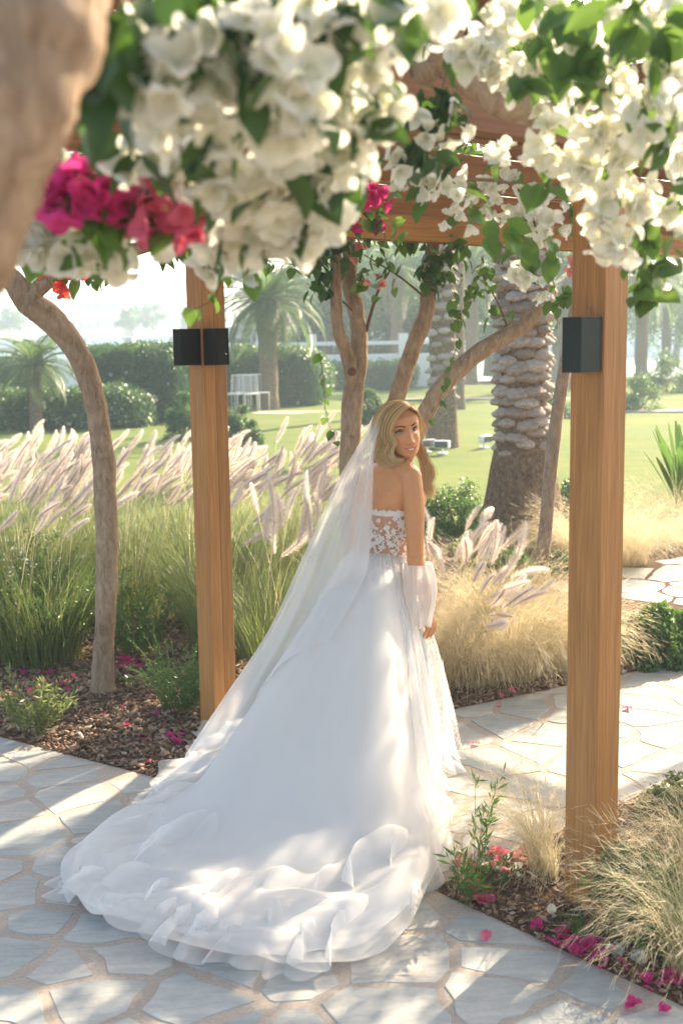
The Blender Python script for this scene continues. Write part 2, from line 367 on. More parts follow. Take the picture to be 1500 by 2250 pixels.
def lay(paving, bound, S, keep, beds, g, gap=.016, z=0.0):
    cells = voronoi(S, bound); n = 0
    for s, c in zip(S, cells):
        if len(c) < 3 or not keep(s): continue
        for bed in beds:                  # a stone that starts inside a bed keeps only what reaches past the nearest edge
            if inside(bed, s):
                best = None
                for i in range(len(bed)):
                    a, b = bed[i], bed[(i+1) % len(bed)]; e = unit(b-a); nn = np.array([e[1], -e[0]])*(1 if area(bed) > 0 else -1); t_ = np.dot(s-a, e); d_ = abs(np.dot(s-a, nn)) if 0 < t_ < np.linalg.norm(b-a) else 9
                    if best is None or d_ < best[0]: best = (d_, a, nn)
                c = clip_half(c, best[1], best[2]); s = np.mean(c, axis=0) if len(c) > 2 else s
        if len(c) < 3: continue
        for bed in beds:
            for i in range(len(bed)):
                a, b = bed[i], bed[(i+1) % len(bed)]; e = b-a; nn = np.array([e[1], -e[0]])
                sg = 1 if area(bed) > 0 else -1
                if np.dot(s-a, nn)*sg > 0:
                    # only cut by the edge that the stone really crosses
                    if any(inside(bed, p) for p in c) or inside(bed, np.mean(c, axis=0)): c = clip_half(c, a, nn*sg)
                    if len(c) < 3: break
            if len(c) < 3: break
        if len(c) < 3: continue
        c = inset(c, gap*g.uniform(.6, 1.7))
        if not c or len(c) < 3 or abs(area(c)) < .006 or abs(area(c))/sum(np.linalg.norm(c[i]-c[i-1]) for i in range(len(c)))**2 < .028: continue
        P = rough_poly(c, g); ctr = np.mean(P, axis=0); P = [p-ctr for p in P]; k = len(P); tz = g.uniform(-.0008, .0018)
        V = [(p[0], p[1], tz-.03) for p in P]+[(p[0], p[1], tz-.003) for p in P]+[(p[0]*.985, p[1]*.985, tz) for p in P]
        Fs = [tuple(range(2*k, 3*k))]+[(i, (i+1) % k, k+(i+1) % k, k+i) for i in range(k)]+[(k+i, k+(i+1) % k, 2*k+(i+1) % k, 2*k+i) for i in range(k)]
        mobj('flagstone', V, Fs, M['stone'], paving, False, loc=(ctr[0], ctr[1], z)); n += 1
    return n
g = np.random.default_rng(5)
paving = sheet('paving', -5, 8, -2.5, 10.8, -.0022, M['mortar'])
poly_sheet('bed_soil', [p for p in bed_left], -.0012, M['soil']); poly_sheet('bed_soil', bed_right, -.0012, M['soil'])
S = jit_seeds(-3.4, 4.6, 1.9, 8.6, .29, g); S = S[g.uniform(size=len(S)) > .3]
lay(paving, patio_box, S, lambda s: abs(s[0]) < .42*s[1]+1.0, [bed_left, bed_right], g)
far_paving = poly_sheet('far_path', far_path, -.006, M['mortar'])
S = jit_seeds(1.2, 5.2, 7.2, 11.6, .44, g)
def pclip(poly, conv):
    return poly
lay(far_paving, [np.array(p) for p in far_path], S, lambda s: inside(far_path, s), [], g, .018, .002)
# pale distant walk across the lawn
def strip(name, pts, w, z, mat):
    P = np.array(pts, float); T = unit(np.gradient(P, axis=0)); N = np.stack([-T[:, 1], T[:, 0]], 1)
    V = np.concatenate([np.c_[P+N*w/2, np.full(len(P), z)], np.c_[P-N*w/2, np.full(len(P), z)]]); n = len(P)
    return tag(mobj(name, V, [(i, i+1, n+i+1, n+i) for i in range(n-1)], mat, None, False), kind='structure')
strip('garden_path', [(-2.2, 30.6), (0, 30.2), (4, 29.4), (9, 28.9), (16, 29.5)], 1.0, .065, M['mortar'])
strip('garden_path', [(1.5, 36.5), (6, 35.6), (10, 33.4), (20, 32.5)], 1.0, .065, M['mortar'])

# ------------------------------------------------------------------ mulch chips
def chips(n, sampler, g, size=.010, z=-.004):
    C = sampler(n); n = len(C); a = g.uniform(0, 2*PI, n); L = size*g.lognormal(0, .45, n); W = L*g.uniform(.35, .75, n)
    tl = g.normal(0, .35, (n, 2)); d = np.stack([np.cos(a), np.sin(a), tl[:, 0]], 1); w = np.stack([-np.sin(a), np.cos(a), tl[:, 1]], 1)
    zc = np.full(n, z)+g.uniform(.002, .014, n); c = np.c_[C, zc]; up = np.array([0, 0, .004])
    q = [c-d*L[:, None]-w*W[:, None], c+d*L[:, None]*.9-w*W[:, None]*.7, c+d*L[:, None]+w*W[:, None], c-d*L[:, None]*.8+w*W[:, None]*.9]
    V = np.stack(q+[p+up for p in q], 1).reshape(-1, 3); b = np.arange(n)[:, None]*8
    Fs = np.concatenate([b+np.array([[4, 5, 6, 7]]), b+np.array([[0, 1, 5, 4]]), b+np.array([[1, 2, 6, 5]]), b+np.array([[2, 3, 7, 6]]), b+np.array([[3, 0, 4, 7]])])
    return V, Fs, np.tile(g.uniform(0, 1, n), 5)
def in_bed(poly, lim):
    def f(n):
        x0, x1, y0, y1 = lim; P = np.c_[g.uniform(x0, x1, n), g.uniform(y0, y1, n)]
        return P[[inside(poly, p) for p in P]]
    return f
V1, F1, r1 = chips(52000, in_bed(bed_left, (-2.9, 2.3, 4.7, 8.2)), g)
tag(mobj('mulch', V1, F1, M['chip'], None, False, rnd=r1), 'reddish brown bark mulch covering the bed behind the dress', 'mulch', kind='stuff')
V1, F1, r1 = chips(16000, in_bed(bed_right, (.2, 2.2, 2.4, 5.6)), g, .008)
tag(mobj('mulch', V1, F1, M['chip'], None, False, rnd=r1), 'brown bark mulch around the foot of the black-green lamp post', 'mulch', kind='stuff')

# ------------------------------------------------------------------ pergola: posts, beams, lamps
C1 = G(1305, 2010)*[1, 1, 0]; C2 = G(474, 1612)*[1, 1, 0]
RG = np.stack([D2, D1, [0, 0, 1]], 1)     # local x = D2, local y = D1
ang = math.atan2(D2[1], D2[0])
pergola = empty('pergola', tuple(C1), 'teak timber pergola with paired square posts and heavy overhead beams', 'pergola', rz=ang)
def loc(p): d = np.array(p)-C1; return np.array([np.dot(d, D2), np.dot(d, D1), d[2]])
TOP = 2.47
def post(corner):
    o = loc(corner)
    MB().bbox((0, 0, 0), (.066, .13, TOP+.05), .003).build('post', M['wood'], pergola, loc=(o[0]+.033, o[1]+.065, o[2]+TOP/2-.025))
    MB().bbox((0, 0, 0), (.07, .105, TOP+.05), .003).build('post', M['wood'], pergola, loc=(o[0]+.033+.076, o[1]+.0665, o[2]+TOP/2-.025))
SPAN = 3.05
for c in (C1, C2, C1+D2*SPAN, C2+D2*SPAN, C1+D2*5.5, C2+D2*5.5): post(c)  # last pair, out of view, carries a bay added to shade the train
o2 = loc(C2)
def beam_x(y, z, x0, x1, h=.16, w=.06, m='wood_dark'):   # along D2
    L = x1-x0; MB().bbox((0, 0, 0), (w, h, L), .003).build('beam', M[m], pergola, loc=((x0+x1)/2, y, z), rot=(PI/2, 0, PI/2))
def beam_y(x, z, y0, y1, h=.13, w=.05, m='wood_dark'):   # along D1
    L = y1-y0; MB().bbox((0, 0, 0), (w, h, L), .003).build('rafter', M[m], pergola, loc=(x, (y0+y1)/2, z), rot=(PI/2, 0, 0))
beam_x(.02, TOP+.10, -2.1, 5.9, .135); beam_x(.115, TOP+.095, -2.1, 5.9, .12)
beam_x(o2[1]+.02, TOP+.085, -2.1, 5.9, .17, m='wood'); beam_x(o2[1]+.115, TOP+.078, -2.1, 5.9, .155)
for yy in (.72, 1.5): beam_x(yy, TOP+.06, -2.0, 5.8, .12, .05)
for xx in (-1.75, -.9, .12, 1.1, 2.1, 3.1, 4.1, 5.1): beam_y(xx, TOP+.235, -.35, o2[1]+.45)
def lamp(corner, face, mat, label):
    o = np.array(corner, float); z = 1.915
    if face == 'u': c = o-D2*.0575+D1*.042
    else: c = o-D1*.0575+D2*.034
    e = empty('wall_lamp', (c[0], c[1], z-.085), label, 'wall lamp', rz=ang)
    d = (.108, .072) if face == 'u' else (.072, .108)
    mb = MB(); th = .004
    for sx in (-1, 1): mb.bbox((sx*(d[0]/2-th/2), 0, .085), (th, d[1], .172), .0012)
    for sy in (-1, 1): mb.bbox((0, sy*(d[1]/2-th/2), .085), (d[0]-2*th-.0006, th, .1705), .0012)
    mb.build('housing', mat, e)
    MB().bbox((0, 0, .085), (d[0]-.012, d[1]-.012, .10), .002).build('lamp_body', M['window'], e)
    b = (d[0]/2+.003, 0) if face == 'u' else (0, d[1]/2+.003)
    MB().bbox((b[0]-(.0012 if face == 'u' else 0), b[1]-(.0012 if face == 'v' else 0), .085), ((.004, .05, .12) if face == 'u' else (.05, .004, .12)), .001).build('back_plate', M['black'], e)
lamp(C1+D1*.0, 'u', M['greenblack'], 'dark green-black box wall lamp on the post beside blond grass')
lamp(C2+D1*.01, 'u', M['black'], 'black box wall lamp on left face of the post beside the curved trunk')
lamp(C2, 'v', M['black'], 'black box wall lamp with a white fleck, facing the bride')
fk = [o for o in bpy.data.objects if o.get('label', '').startswith('black box wall lamp with a white')][0]
mobj('fleck', [(.012, -.0545, .052), (.021, -.0545, .047), (.023, -.0545, .050), (.014, -.0545, .055)], [(0, 1, 2, 3)], M['paint'], fk, False)
# ------------------------------------------------------------------ foliage helpers
def leafcloud(C, size, g, up=None, upk=.6, asp=.5, bend=.25):
    C = np.asarray(C, float); n = len(C); N = unit(g.normal(size=(n, 3)))
    if up is not None: N = unit(N+np.asarray(up)*upk)
    d = unit(np.cross(N, g.normal(size=(n, 3)))); w = np.cross(N, d); L = size*g.uniform(.6, 1.3, n)[:, None]; W = L*asp
    V = np.stack([C-d*L*.5, C+w*W*.5+N*L*bend*.3, C+d*L*.5-N*L*bend*.4, C-w*W*.5+N*L*bend*.3], 1).reshape(-1, 3)
    return V, np.arange(4*n).reshape(-1, 4), g.uniform(0, 1, n)
def blades(B, L, t0, t1, width, g, k=5, az=None, p=1.4, wend=.15):
    n = len(B); az = g.uniform(0, 2*PI, n) if az is None else az; s = np.linspace(0, 1, k+1)
    th = t0[:, None]+(t1-t0)[:, None]*s[None]**p; ds = (L/k)[:, None]
    r = np.concatenate([np.zeros((n, 1)), np.cumsum(np.sin(th[:, 1:])*ds, 1)], 1); z = np.concatenate([np.zeros((n, 1)), np.cumsum(np.cos(th[:, 1:])*ds, 1)], 1)
    P = np.stack([B[:, :1]+r*np.cos(az)[:, None], B[:, 1:2]+r*np.sin(az)[:, None], B[:, 2:3]+z], -1)
    a2 = az+g.normal(0, .6, n); wd = np.stack([-np.sin(a2), np.cos(a2), np.zeros(n)], 1)[:, None]*(np.asarray(width).reshape(-1, 1)*(1-(1-wend)*s[None]**1.5))[..., None]*.5
    V = np.stack([P-wd, P+wd], 2)        # n, k+1, 2, 3
    base = np.arange(n)[:, None]*(2*(k+1)); j = np.arange(k)[None]*2
    F = np.stack([base+j, base+j+1, base+j+3, base+j+2], -1).reshape(-1, 4)
    return V.reshape(-1, 3), F, np.repeat(g.uniform(0, 1, n), k), P[:, -1], P
def merge(parts):
    V = []; F = []; r = []; n = 0
    for v, f, q in parts: V.append(v); F.append(np.asarray(f)+n); r.append(q); n += len(v)
    return np.concatenate(V), np.concatenate(F), np.concatenate(r)
def stuffmesh(name, parts, mat, parent, smooth=False):
    V, F, r = merge(parts); o = mobj(name, V, F, mat, parent, smooth, rnd=r); o['kind'] = 'stuff'; return o
# one bristly plume, base at the origin, pointing up, bending a little
def make_plume(L, R, n, g):
    s = g.uniform(0, 1, n)**.9; bend = .22
    c = np.stack([bend*L*s**2, np.zeros(n), s*L], 1); rr = R*np.sin(PI*np.clip(s*.92+.06, 0, 1))**.55*g.uniform(.75, 1.15, n)
    az = g.uniform(0, 2*PI, n); out = np.stack([np.cos(az), np.sin(az), np.full(n, .75)], 1); tipp = c+unit(out)*rr[:, None]*1.3
    w = np.stack([-np.sin(az), np.cos(az), np.zeros(n)], 1)*.0015
    V = np.stack([c-w, c+w, tipp], 1).reshape(-1, 3); F = np.arange(3*n).reshape(-1, 3)
    ss = np.linspace(0, 1, 9); V2, F2 = tube(np.stack([bend*L*ss**2, 0*ss, ss*L], 1), R*.12*np.sin(PI*np.clip(ss*.9+.08, 0, 1))**.6, 5, False)
    F2 = np.array([[a, b, c_] for (a, b, c_, d) in F2]+[[a, c_, d] for (a, b, c_, d) in F2])
    return merge([(V, F, g.uniform(0, 1, n)), (V2, F2, np.full(len(F2), .3))])
gp = np.random.default_rng(21)
PLUMES = []
for k in range(4):
    V, F, r = make_plume(.19+.022*k, .036, 900, gp); PLUMES.append(mesh_data('plume', V, F, M['plume'], False, rnd=r))
def fountain_grass(base, R, H, nb, npl, label, group, seed, lean=(0, 0), spread=1.0, blade_mat='grassblade', plume_scale=1.0):
    g = np.random.default_rng(seed); e = empty('fountain_grass', tuple(base), label, 'ornamental grass', group)
    a = g.uniform(0, 2*PI, nb); rr = R*.45*np.sqrt(g.uniform(0, 1, nb)); B = np.c_[rr*np.cos(a), rr*np.sin(a), np.zeros(nb)]
    az = a+g.normal(0, .7, nb); L = H*g.uniform(.65, 1.15, nb); t0 = g.uniform(.02, .35, nb); t1 = g.uniform(.7, 1.9, nb)*spread
    v, f, r, _, _ = blades(B, L, t0, t1, .0042, g, 6, az, 1.8)
    stuffmesh('blade', [(v, f, r)], M[blade_mat], e)
    # stalks that carry the plumes
    a = g.uniform(0, 2*PI, npl); rr = R*.35*np.sqrt(g.uniform(0, 1, npl)); B = np.c_[rr*np.cos(a), rr*np.sin(a), np.zeros(npl)]
    L = H*g.uniform(.8, 1.18, npl); t0 = g.uniform(.0, .3, npl); t1 = g.uniform(.15, .7, npl)*spread
    v, f, r, tips, P = blades(B, L, t0, t1, .0028, g, 6, g.normal(.1, 1.1, npl), 1.5, .8)
    stuffmesh('stalk', [(v, f, r)], M['straw'], e)
    for i in range(npl):
        d = unit(P[i, -1]-P[i, -2]+np.array([lean[0], lean[1], 0])*.1)
        o = obj('plume', PLUMES[int(g.integers(4))], e, tips[i]); q = Vector(d).to_track_quat('Z', 'X') @ Quaternion((0, 0, 1), g.uniform(0, 6.28))
        o.rotation_mode = 'QUATERNION'; o.rotation_quaternion = q; s = g.uniform(.75, 1.15)*plume_scale; o.scale = (s, s, s)
    return e
def feather_grass(base, R, H, nb, label, group, seed, az0=None, azs=1.5, mat='straw', w=.0021, green=.15, name='feather_grass'):
    g = np.random.default_rng(seed); e = empty(name, tuple(base), label, 'ornamental grass', group); parts = []
    def lot(n, lo, hi, ta, tb, wd):
        a = g.uniform(0, 2*PI, n); rr = R*.4*np.sqrt(g.uniform(0, 1, n)); B = np.c_[rr*np.cos(a), rr*np.sin(a), np.zeros(n)]
        az = a+g.normal(0, .6, n) if az0 is None else g.normal(az0, azs, n)
        L = H*g.uniform(lo, hi, n); v, f, r, tips, P = blades(B, L, g.uniform(0, .4, n), g.uniform(ta, tb, n), wd, g, 7, az, 1.5, .25); return (v, f, r), tips, P
    a1, _, _ = lot(int(nb*green), .5, .9, .5, 1.6, w*1.2); a2, tips, P = lot(int(nb*(1-green)), .7, 1.3, .9, 2.5, w)
    if green: stuffmesh('blade', [a1], M['grassblade'], e)
    # fine awns that make the tips feathery
    n = len(tips); k = 5; T = np.repeat(P[:, -3], k, 0)+np.repeat(P[:, -1]-P[:, -3], k, 0)*g.uniform(0, 1.1, (n*k, 1)); d = unit(np.repeat(P[:, -1]-P[:, -2], k, 0)+g.normal(0, .35, (n*k, 3))*np.linalg.norm(P[:1, -1]-P[:1, -2]))
    wv = unit(np.cross(d, g.normal(size=d.shape)))*.0008; ln = g.uniform(.03, .07, (n*k, 1)); V = np.stack([T-wv, T+wv, T+d*ln+wv*.3, T+d*ln-wv*.3], 1).reshape(-1, 3)
    stuffmesh('feathery_blade', [a2, (V, np.arange(4*n*k).reshape(-1, 4), g.uniform(.4, 1, n*k))], M[mat], e)
    return e
def shrub(name, base, rx, ry, h, n, leaf, mat, label, cat, group, seed, asp=.5, clump=40, flowers=0, core=True, droop=0):
    g = np.random.default_rng(seed); e = empty(name, tuple(base), label, cat, group)
    u = unit(g.normal(size=(clump, 3))*[1, 1, .8]); u[:, 2] = np.abs(u[:, 2])*1.0-.12; rr = g.uniform(.72, 1.0, (clump, 1))
    Cc = u*rr*[rx, ry, h]; Cc[:, 2] = np.maximum(Cc[:, 2], .03*h); k = n//clump; cr = min(rx, ry, h)*.34
    pts = np.repeat(Cc, k, 0)+unit(g.normal(size=(k*clump, 3)))*(cr*g.uniform(.3, 1.1, (k*clump, 1))); pts[:, 2] = np.maximum(pts[:, 2], .01)
    nrm = unit(pts-np.repeat(Cc*.5, k, 0)); v, f, r = leafcloud(pts, leaf, g, nrm, .9, asp); r = np.clip(r*.6+np.repeat(g.uniform(0, .4, clump), k), 0, 1)
    stuffmesh('foliage', [(v, f, r)], M[mat], e)
    mb = MB()
    for i in range(min(clump, 14)):
        q = Cc[i]*.85; mb.tube(catmull([(q[0]*.08, q[1]*.08, -.02), (q[0]*.4, q[1]*.4, q[2]*.5), q], 4), [.018, .012, .006], 5)
    mb.build('stem', M['twig'], e, True)
    if flowers:
        pts = Cc[g.integers(0, clump, flowers)]+unit(g.normal(size=(flowers, 3)))*cr*1.0; v, f, r = leafcloud(np.repeat(pts, 4, 0)+g.normal(0, .006, (flowers*4, 3)), leaf*.6, g, None, 0, .9)
        stuffmesh('blossom', [(v, f, r)], M['white_small'], e)
    return e
t = NT('small_white_blossom'); t.set((.8, .79, .74), .6); t.translucent((.9, .88, .8), .4); M['white_small'] = t.m
def boxhedge(base, a, b, w, h, n, leaf, mat, label, seed, group=None, flowers=0, name='hedge'):   # from a to b on the ground
    g = np.random.default_rng(seed); a = np.array(a, float); b = np.array(b, float); L = np.linalg.norm(b-a); c = (a+b)/2; ang = math.atan2(b[1]-a[1], b[0]-a[0])
    e = empty(name, (c[0], c[1], 0), label, 'hedge', group, ang)
    q = g.uniform(-1, 1, (n, 3)); fc = g.choice(5, n, p=[.38, .05, .32, .12, .13])
    q[fc == 0, 1] = -1; q[fc == 1, 1] = 1; q[fc == 2, 2] = 1; q[fc == 3, 0] = -1; q[fc == 4, 0] = 1
    p8 = (np.abs(q[:, 0:1])**5+np.abs(q[:, 1:2])**5+np.abs(q[:, 2:3])**5)**.2; q = q/np.maximum(p8, .6)
    pts = q*[L/2, w/2, h/2]+[0, 0, h/2]
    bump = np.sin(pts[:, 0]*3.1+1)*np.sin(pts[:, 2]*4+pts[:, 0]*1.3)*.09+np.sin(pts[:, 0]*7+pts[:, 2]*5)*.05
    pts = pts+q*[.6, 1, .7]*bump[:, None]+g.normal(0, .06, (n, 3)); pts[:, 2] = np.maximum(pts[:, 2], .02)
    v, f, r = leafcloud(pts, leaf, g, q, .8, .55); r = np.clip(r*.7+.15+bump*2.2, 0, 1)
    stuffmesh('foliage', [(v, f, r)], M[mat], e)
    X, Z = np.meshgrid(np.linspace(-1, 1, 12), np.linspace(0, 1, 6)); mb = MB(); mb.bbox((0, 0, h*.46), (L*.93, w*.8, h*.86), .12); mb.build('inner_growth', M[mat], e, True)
    if flowers:
        p = pts[g.integers(0, n, flowers)]; v, f, r = leafcloud(np.repeat(p, 3, 0)+g.normal(0, .02, (flowers*3, 3)), leaf*.8, g, None, 0, .9); stuffmesh('blossom', [(v, f, r)], M['white_small'], e)
    return e
# palm fronds
def make_frond(L, droop, nl, g, ll=.38, w=.022):
    s = np.linspace(0, 1, 14); th = .25-droop*s**1.25; x = np.concatenate([[0], np.cumsum(np.cos(th[1:]))])*L/13; z = np.concatenate([[0], np.cumsum(np.sin(th[1:]))])*L/13
    P = np.stack([x, 0*x, z], 1); V2, F2 = tube(P, np.linspace(.022, .004, 14)*L/2, 4, False); parts = [(V2, np.array(F2), np.full(len(F2), .8))]
    u = np.linspace(.10, 1, nl); C = np.stack([np.interp(u, s, P[:, i]) for i in range(3)], 1); T = unit(np.stack([np.interp(u, s, unit(np.gradient(P, axis=0))[:, i]) for i in range(3)], 1))
    for sd in (-1, 1):
        ln = ll*L*.5*np.sin(PI*np.clip(u*.85+.12, 0, 1))**.7*g.uniform(.85, 1.1, nl); side = np.array([0, sd, 0])
        Nn = np.cross(T, side); d = unit(T*.62+side*.75+Nn*sd*0+np.array([0, 0, .22])); d2 = unit(T*.75+side*.55+np.array([0, 0, -.35])+g.normal(0, .08, (nl, 3)))
        m = C+d*ln[:, None]*.5; e = m+d2*ln[:, None]*.5; wv = unit(np.cross(d, np.array([0, 0, 1.0])))*w*L*.5
        V = np.stack([C-wv*.4, C+wv*.4, m-wv*.5, m+wv*.5, e-wv*.08, e+wv*.08], 1).reshape(-1, 3); b = np.arange(nl)[:, None]*6
        F = np.concatenate([b+np.array([[0, 1, 3, 2]]), b+np.array([[2, 3, 5, 4]])]); parts.append((V, F, np.tile(g.uniform(0, 1, nl), 2)))
    return merge(parts)
gf = np.random.default_rng(3); FRONDS = []
for k in range(5):
    V, F, r = make_frond(1.0, 1.1+.22*k, 46, gf); FRONDS.append(mesh_data('frond', V, F, M['palmleaf'], False, rnd=r))
def crown(e, z, L, n, g, emin=-.5, emax=1.35):
    for i in range(n):
        el = emin+(emax-emin)*((i+.5)/n)**.9; az = i*2.39996+g.normal(0, .15); k = int(np.clip(2+g.normal(0, 1), 0, 4)); s = L*g.uniform(.85, 1.12)
        o = obj('frond', FRONDS[k], e, (.05*math.cos(az), .05*math.sin(az), z)); o.rotation_euler = (g.normal(0, .2), -el+.25, az); o.scale = (s, s, s)
def make_stub(g):                        # rounded old leaf base: broad lip hanging over the one below
    u = np.linspace(-1, 1, 9); v = np.linspace(0, 1, 8); U, Vv = np.meshgrid(u, v)
    wd = np.sin(PI*np.clip(.30+.62*Vv, 0, 1))**.8; lip = np.interp(Vv, [0, .12, .3, .6, 1], [.0, .75, 1.0, .62, .0]); prot = lip*np.clip(1-U**2, 0, 1)**.55
    z = -.75+1.5*Vv-.30*(1-U**2)*(1-Vv)**1.5; V = np.stack([prot*.10-.02, U*wd*.105, z*.072], -1)+g.normal(0, .004, (8, 9, 3)); return V.reshape(-1, 3), grid_faces(8, 9)
STUBS = [mesh_data('leaf_base', *make_stub(gf), M['stub']) for k in range(4)]
def palm(base, H, r, stub_z0, ring, per, crown_L, nf, label, group, seed, bulge=None, ssc=1.0, stubs=True, lean=(0, 0), stub_z1=None):
    g = np.random.default_rng(seed); e = empty('palm_tree', tuple(base), label, 'palm tree', group)
    zz = np.linspace(-.1, H, 30); rad_ = np.full(30, r)
    if bulge: rad_ = r+(bulge-r)*np.clip(1-(zz-.1)/stub_z0, 0, 1)**.75
    if not stubs: rad_ = r*(1+.35*np.clip((zz-H*.62)/(H*.2), 0, 1)+.25*np.clip(1-zz/.5, 0, 1))
    P = np.c_[lean[0]*(zz/H)**2, lean[1]*(zz/H)**2, zz]; V, F = tube(P, rad_*.97, 26, True, .05 if bulge else .03, seed); tk = mobj('trunk', V, F, M['palmbark'], e)
    if stubs:
        k = 0; z = stub_z0
        while z < (stub_z1 or H-.1):
            t_ = (z/H)**2
            for j in range(per):
                az = 2*PI*(j+.5*(k % 2)+.18*k*0+g.normal(0, .05))/per+.12*k*0; o = obj('leaf_base', STUBS[int(g.integers(4))], tk, (lean[0]*t_+r*.95*math.cos(az), lean[1]*t_+r*.95*math.sin(az), z+ring*j/per+g.normal(0, .02)))
                o.rotation_euler = (g.normal(0, .07), g.normal(0, .08), az); s = g.uniform(.88, 1.15)*ssc; o.scale = (s, s, s*g.uniform(.85, 1.1))
            z += ring; k += 1
    ce = np.array([lean[0], lean[1]])
    crown(e, H, crown_L, nf, g)
    return e
def tree(base, H, rx, h, n, leaf, mat, label, group, seed, trunk=.12, name='tree', clump=26, lean=0):
    g = np.random.default_rng(seed); e = empty(name, tuple(base), label, 'tree', group); mb = MB(); top = H-h*.5
    mb.tube(catmull([(0, 0, -.1), (g.normal(0, .1), 0, top*.5), (lean, 0, top)], 6), [trunk*1.3, trunk, trunk*.7], 9, True, .06, seed)
    Cc = unit(g.normal(size=(clump, 3)))*g.uniform(.45, 1, (clump, 1))*[rx, rx, h/2]+[lean, 0, H-h/2]
    for i in range(min(clump, 12)): mb.tube(catmull([(lean*.8, 0, top*.8), (Cc[i, 0]*.5, Cc[i, 1]*.5, (top+Cc[i, 2])/2), Cc[i]], 4), [trunk*.5, trunk*.3, trunk*.12], 6)
    mb.build('trunk', M['bark_grey'], e, True); k = n//clump; cr = rx*.36
    pts = np.repeat(Cc, k, 0)+unit(g.normal(size=(k*clump, 3)))*(cr*g.uniform(.2, 1.1, (k*clump, 1)))*[1, 1, .7]
    v, f, r = leafcloud(pts, leaf, g, [0, 0, 1], .4); stuffmesh('crown', [(v, f, r)], M[mat], e); return e
# ------------------------------------------------------------------ far shore, buildings, sea wall
M['greyglass'] = NT('pale_window').set((.30, .34, .38), .3, .5).m
def boxthing(name, c, d, mat, label, cat, group=None, windows=None, roof=None, rz=0):
    e = empty(name, (c[0], c[1], c[2]), label, cat, group, rz); MB().bbox((0, 0, d[2]/2), d, .03).build('wall', M[mat], e)
    if windows:
        nx, nz, ww, wh = windows
        for i in range(nx):
            for j in range(nz):
                x = -d[0]/2+d[0]*(i+.5)/nx; z = d[2]*(j+.55)/nz
                w = MB().bbox((x, -d[1]/2-.02, z), (ww, .08, wh), .01).build('window', M['greyglass'], e)
    if roof: MB().bbox((0, 0, d[2]+.12), (d[0]*1.04, d[1]*1.04, .22), .02).build('roof', M[roof], e)
    return e
tag(mobj('far_shore', [(-400, 128, -.5), (400, 128, -.5), (400, 420, 3.2), (-400, 420, 3.2), (-400, 127, -.9), (400, 127, -.9)], [(0, 1, 2, 3), (4, 5, 1, 0)], M['mortar'], None, False), kind='structure')
boxthing('quay_wall', (-20, 128.5, -.5), (190, 1.2, 2.9), 'paint', 'long pale quay wall along the far shore', 'wall')
blds = [(215, 655, 150, 6.2, 6, 3), (262, 662, 156, 5.0, 5, 2), (345, 652, 152, 5.2, 5, 3), (118, 690, 160, 5.5, 4, 2), (30, 686, 158, 6, 4, 2), (640, 690, 150, 8, 6, 2), (455, 668, 162, 6, 4, 3), (1430, 690, 150, 9, 6, 2)]
gb = np.random.default_rng(8); bl = ['tall white block on the far shore with three window rows', 'lower white block beside the tall one across the water', 'wide pale house with flat roof across the bay', 'small white waterside house at the far bank', 'pale house at the far end of the quay', 'low wide white hall behind the palm crown', 'narrow white tower block behind the lamp post', 'long pale hall across the water by the right post']
for i, (x, y, Y, w, nw, nz) in enumerate(blds):
    p = A(x, y, Y); boxthing('building', (p[0], Y, .4), (w, 6, p[2]-.4), 'paint', bl[i], 'building', None, (nw, nz, w/nw*.45, 1.0), 'paint')
for i, (x, y, Y, r) in enumerate([(325, 690, 138, 2.0), (110, 700, 136, 1.6), (420, 690, 137, 1.8), (280, 700, 134, 1.5), (20, 700, 136, 1.8)]):
    p = A(x, y, Y); tree((p[0], Y, .3), p[2]+r*.5, r, r*1.6, 1500, .35, 'hedge', 'small round tree on the far shore', 'round trees on the far shore', 100+i, .15)
# white balustrade along the sea wall
bal = empty('balustrade', (-9, 44.5, 0), 'white masonry balustrade with square piers behind the tall hedge', 'balustrade')
for i in range(14): MB().bbox((-9+i*1.7, 0, 1.02), (.34, .34, 2.1), .02).build('pier', M['paint'], bal)
for i in range(13):
    MB().bbox((-9+i*1.7+.85, 0, .66), (1.35, .16, 1.3), .02).build('panel', M['paint'], bal); MB().bbox((-9+i*1.7+.85, 0, 1.72), (1.35, .2, .14), .02).build('rail', M['paint'], bal)
p = A(610, 722, 58); pav = boxthing('beach_pavilion', (p[0], 58, 0), (8.5, 5, 2.3), 'paint', 'low white beach pavilion with terracotta doors behind the palm', 'pavilion', None, None, 'paint')
for i in range(5): MB().bbox((-3.4+i*1.7, -2.53, 1.35), (1.1, .08, 1.2), .01).build('door' if i % 2 == 0 else 'window', M['terracotta'] if i % 2 == 0 else M['window'], pav)
# ------------------------------------------------------------------ hedges
def gy(x, Y): return A(x, 900, Y)[:2]*[1, 0]+[0, Y]
def hx(x, Y): return (float(A(x, 850, Y)[0]), Y)
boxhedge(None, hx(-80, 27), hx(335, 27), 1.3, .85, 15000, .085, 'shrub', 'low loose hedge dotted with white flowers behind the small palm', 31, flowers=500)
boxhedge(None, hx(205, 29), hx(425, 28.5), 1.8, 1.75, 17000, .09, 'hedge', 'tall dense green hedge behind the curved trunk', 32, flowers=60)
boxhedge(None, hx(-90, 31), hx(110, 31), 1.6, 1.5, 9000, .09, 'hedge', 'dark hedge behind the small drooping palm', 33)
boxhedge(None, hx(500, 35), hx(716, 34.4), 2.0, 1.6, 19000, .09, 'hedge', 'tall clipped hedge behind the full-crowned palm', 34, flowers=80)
boxhedge(None, hx(722, 44), hx(905, 43), 1.8, 1.0, 9000, .11, 'hedge', 'low clipped hedge between the bougainvillea stems in the haze', 35)
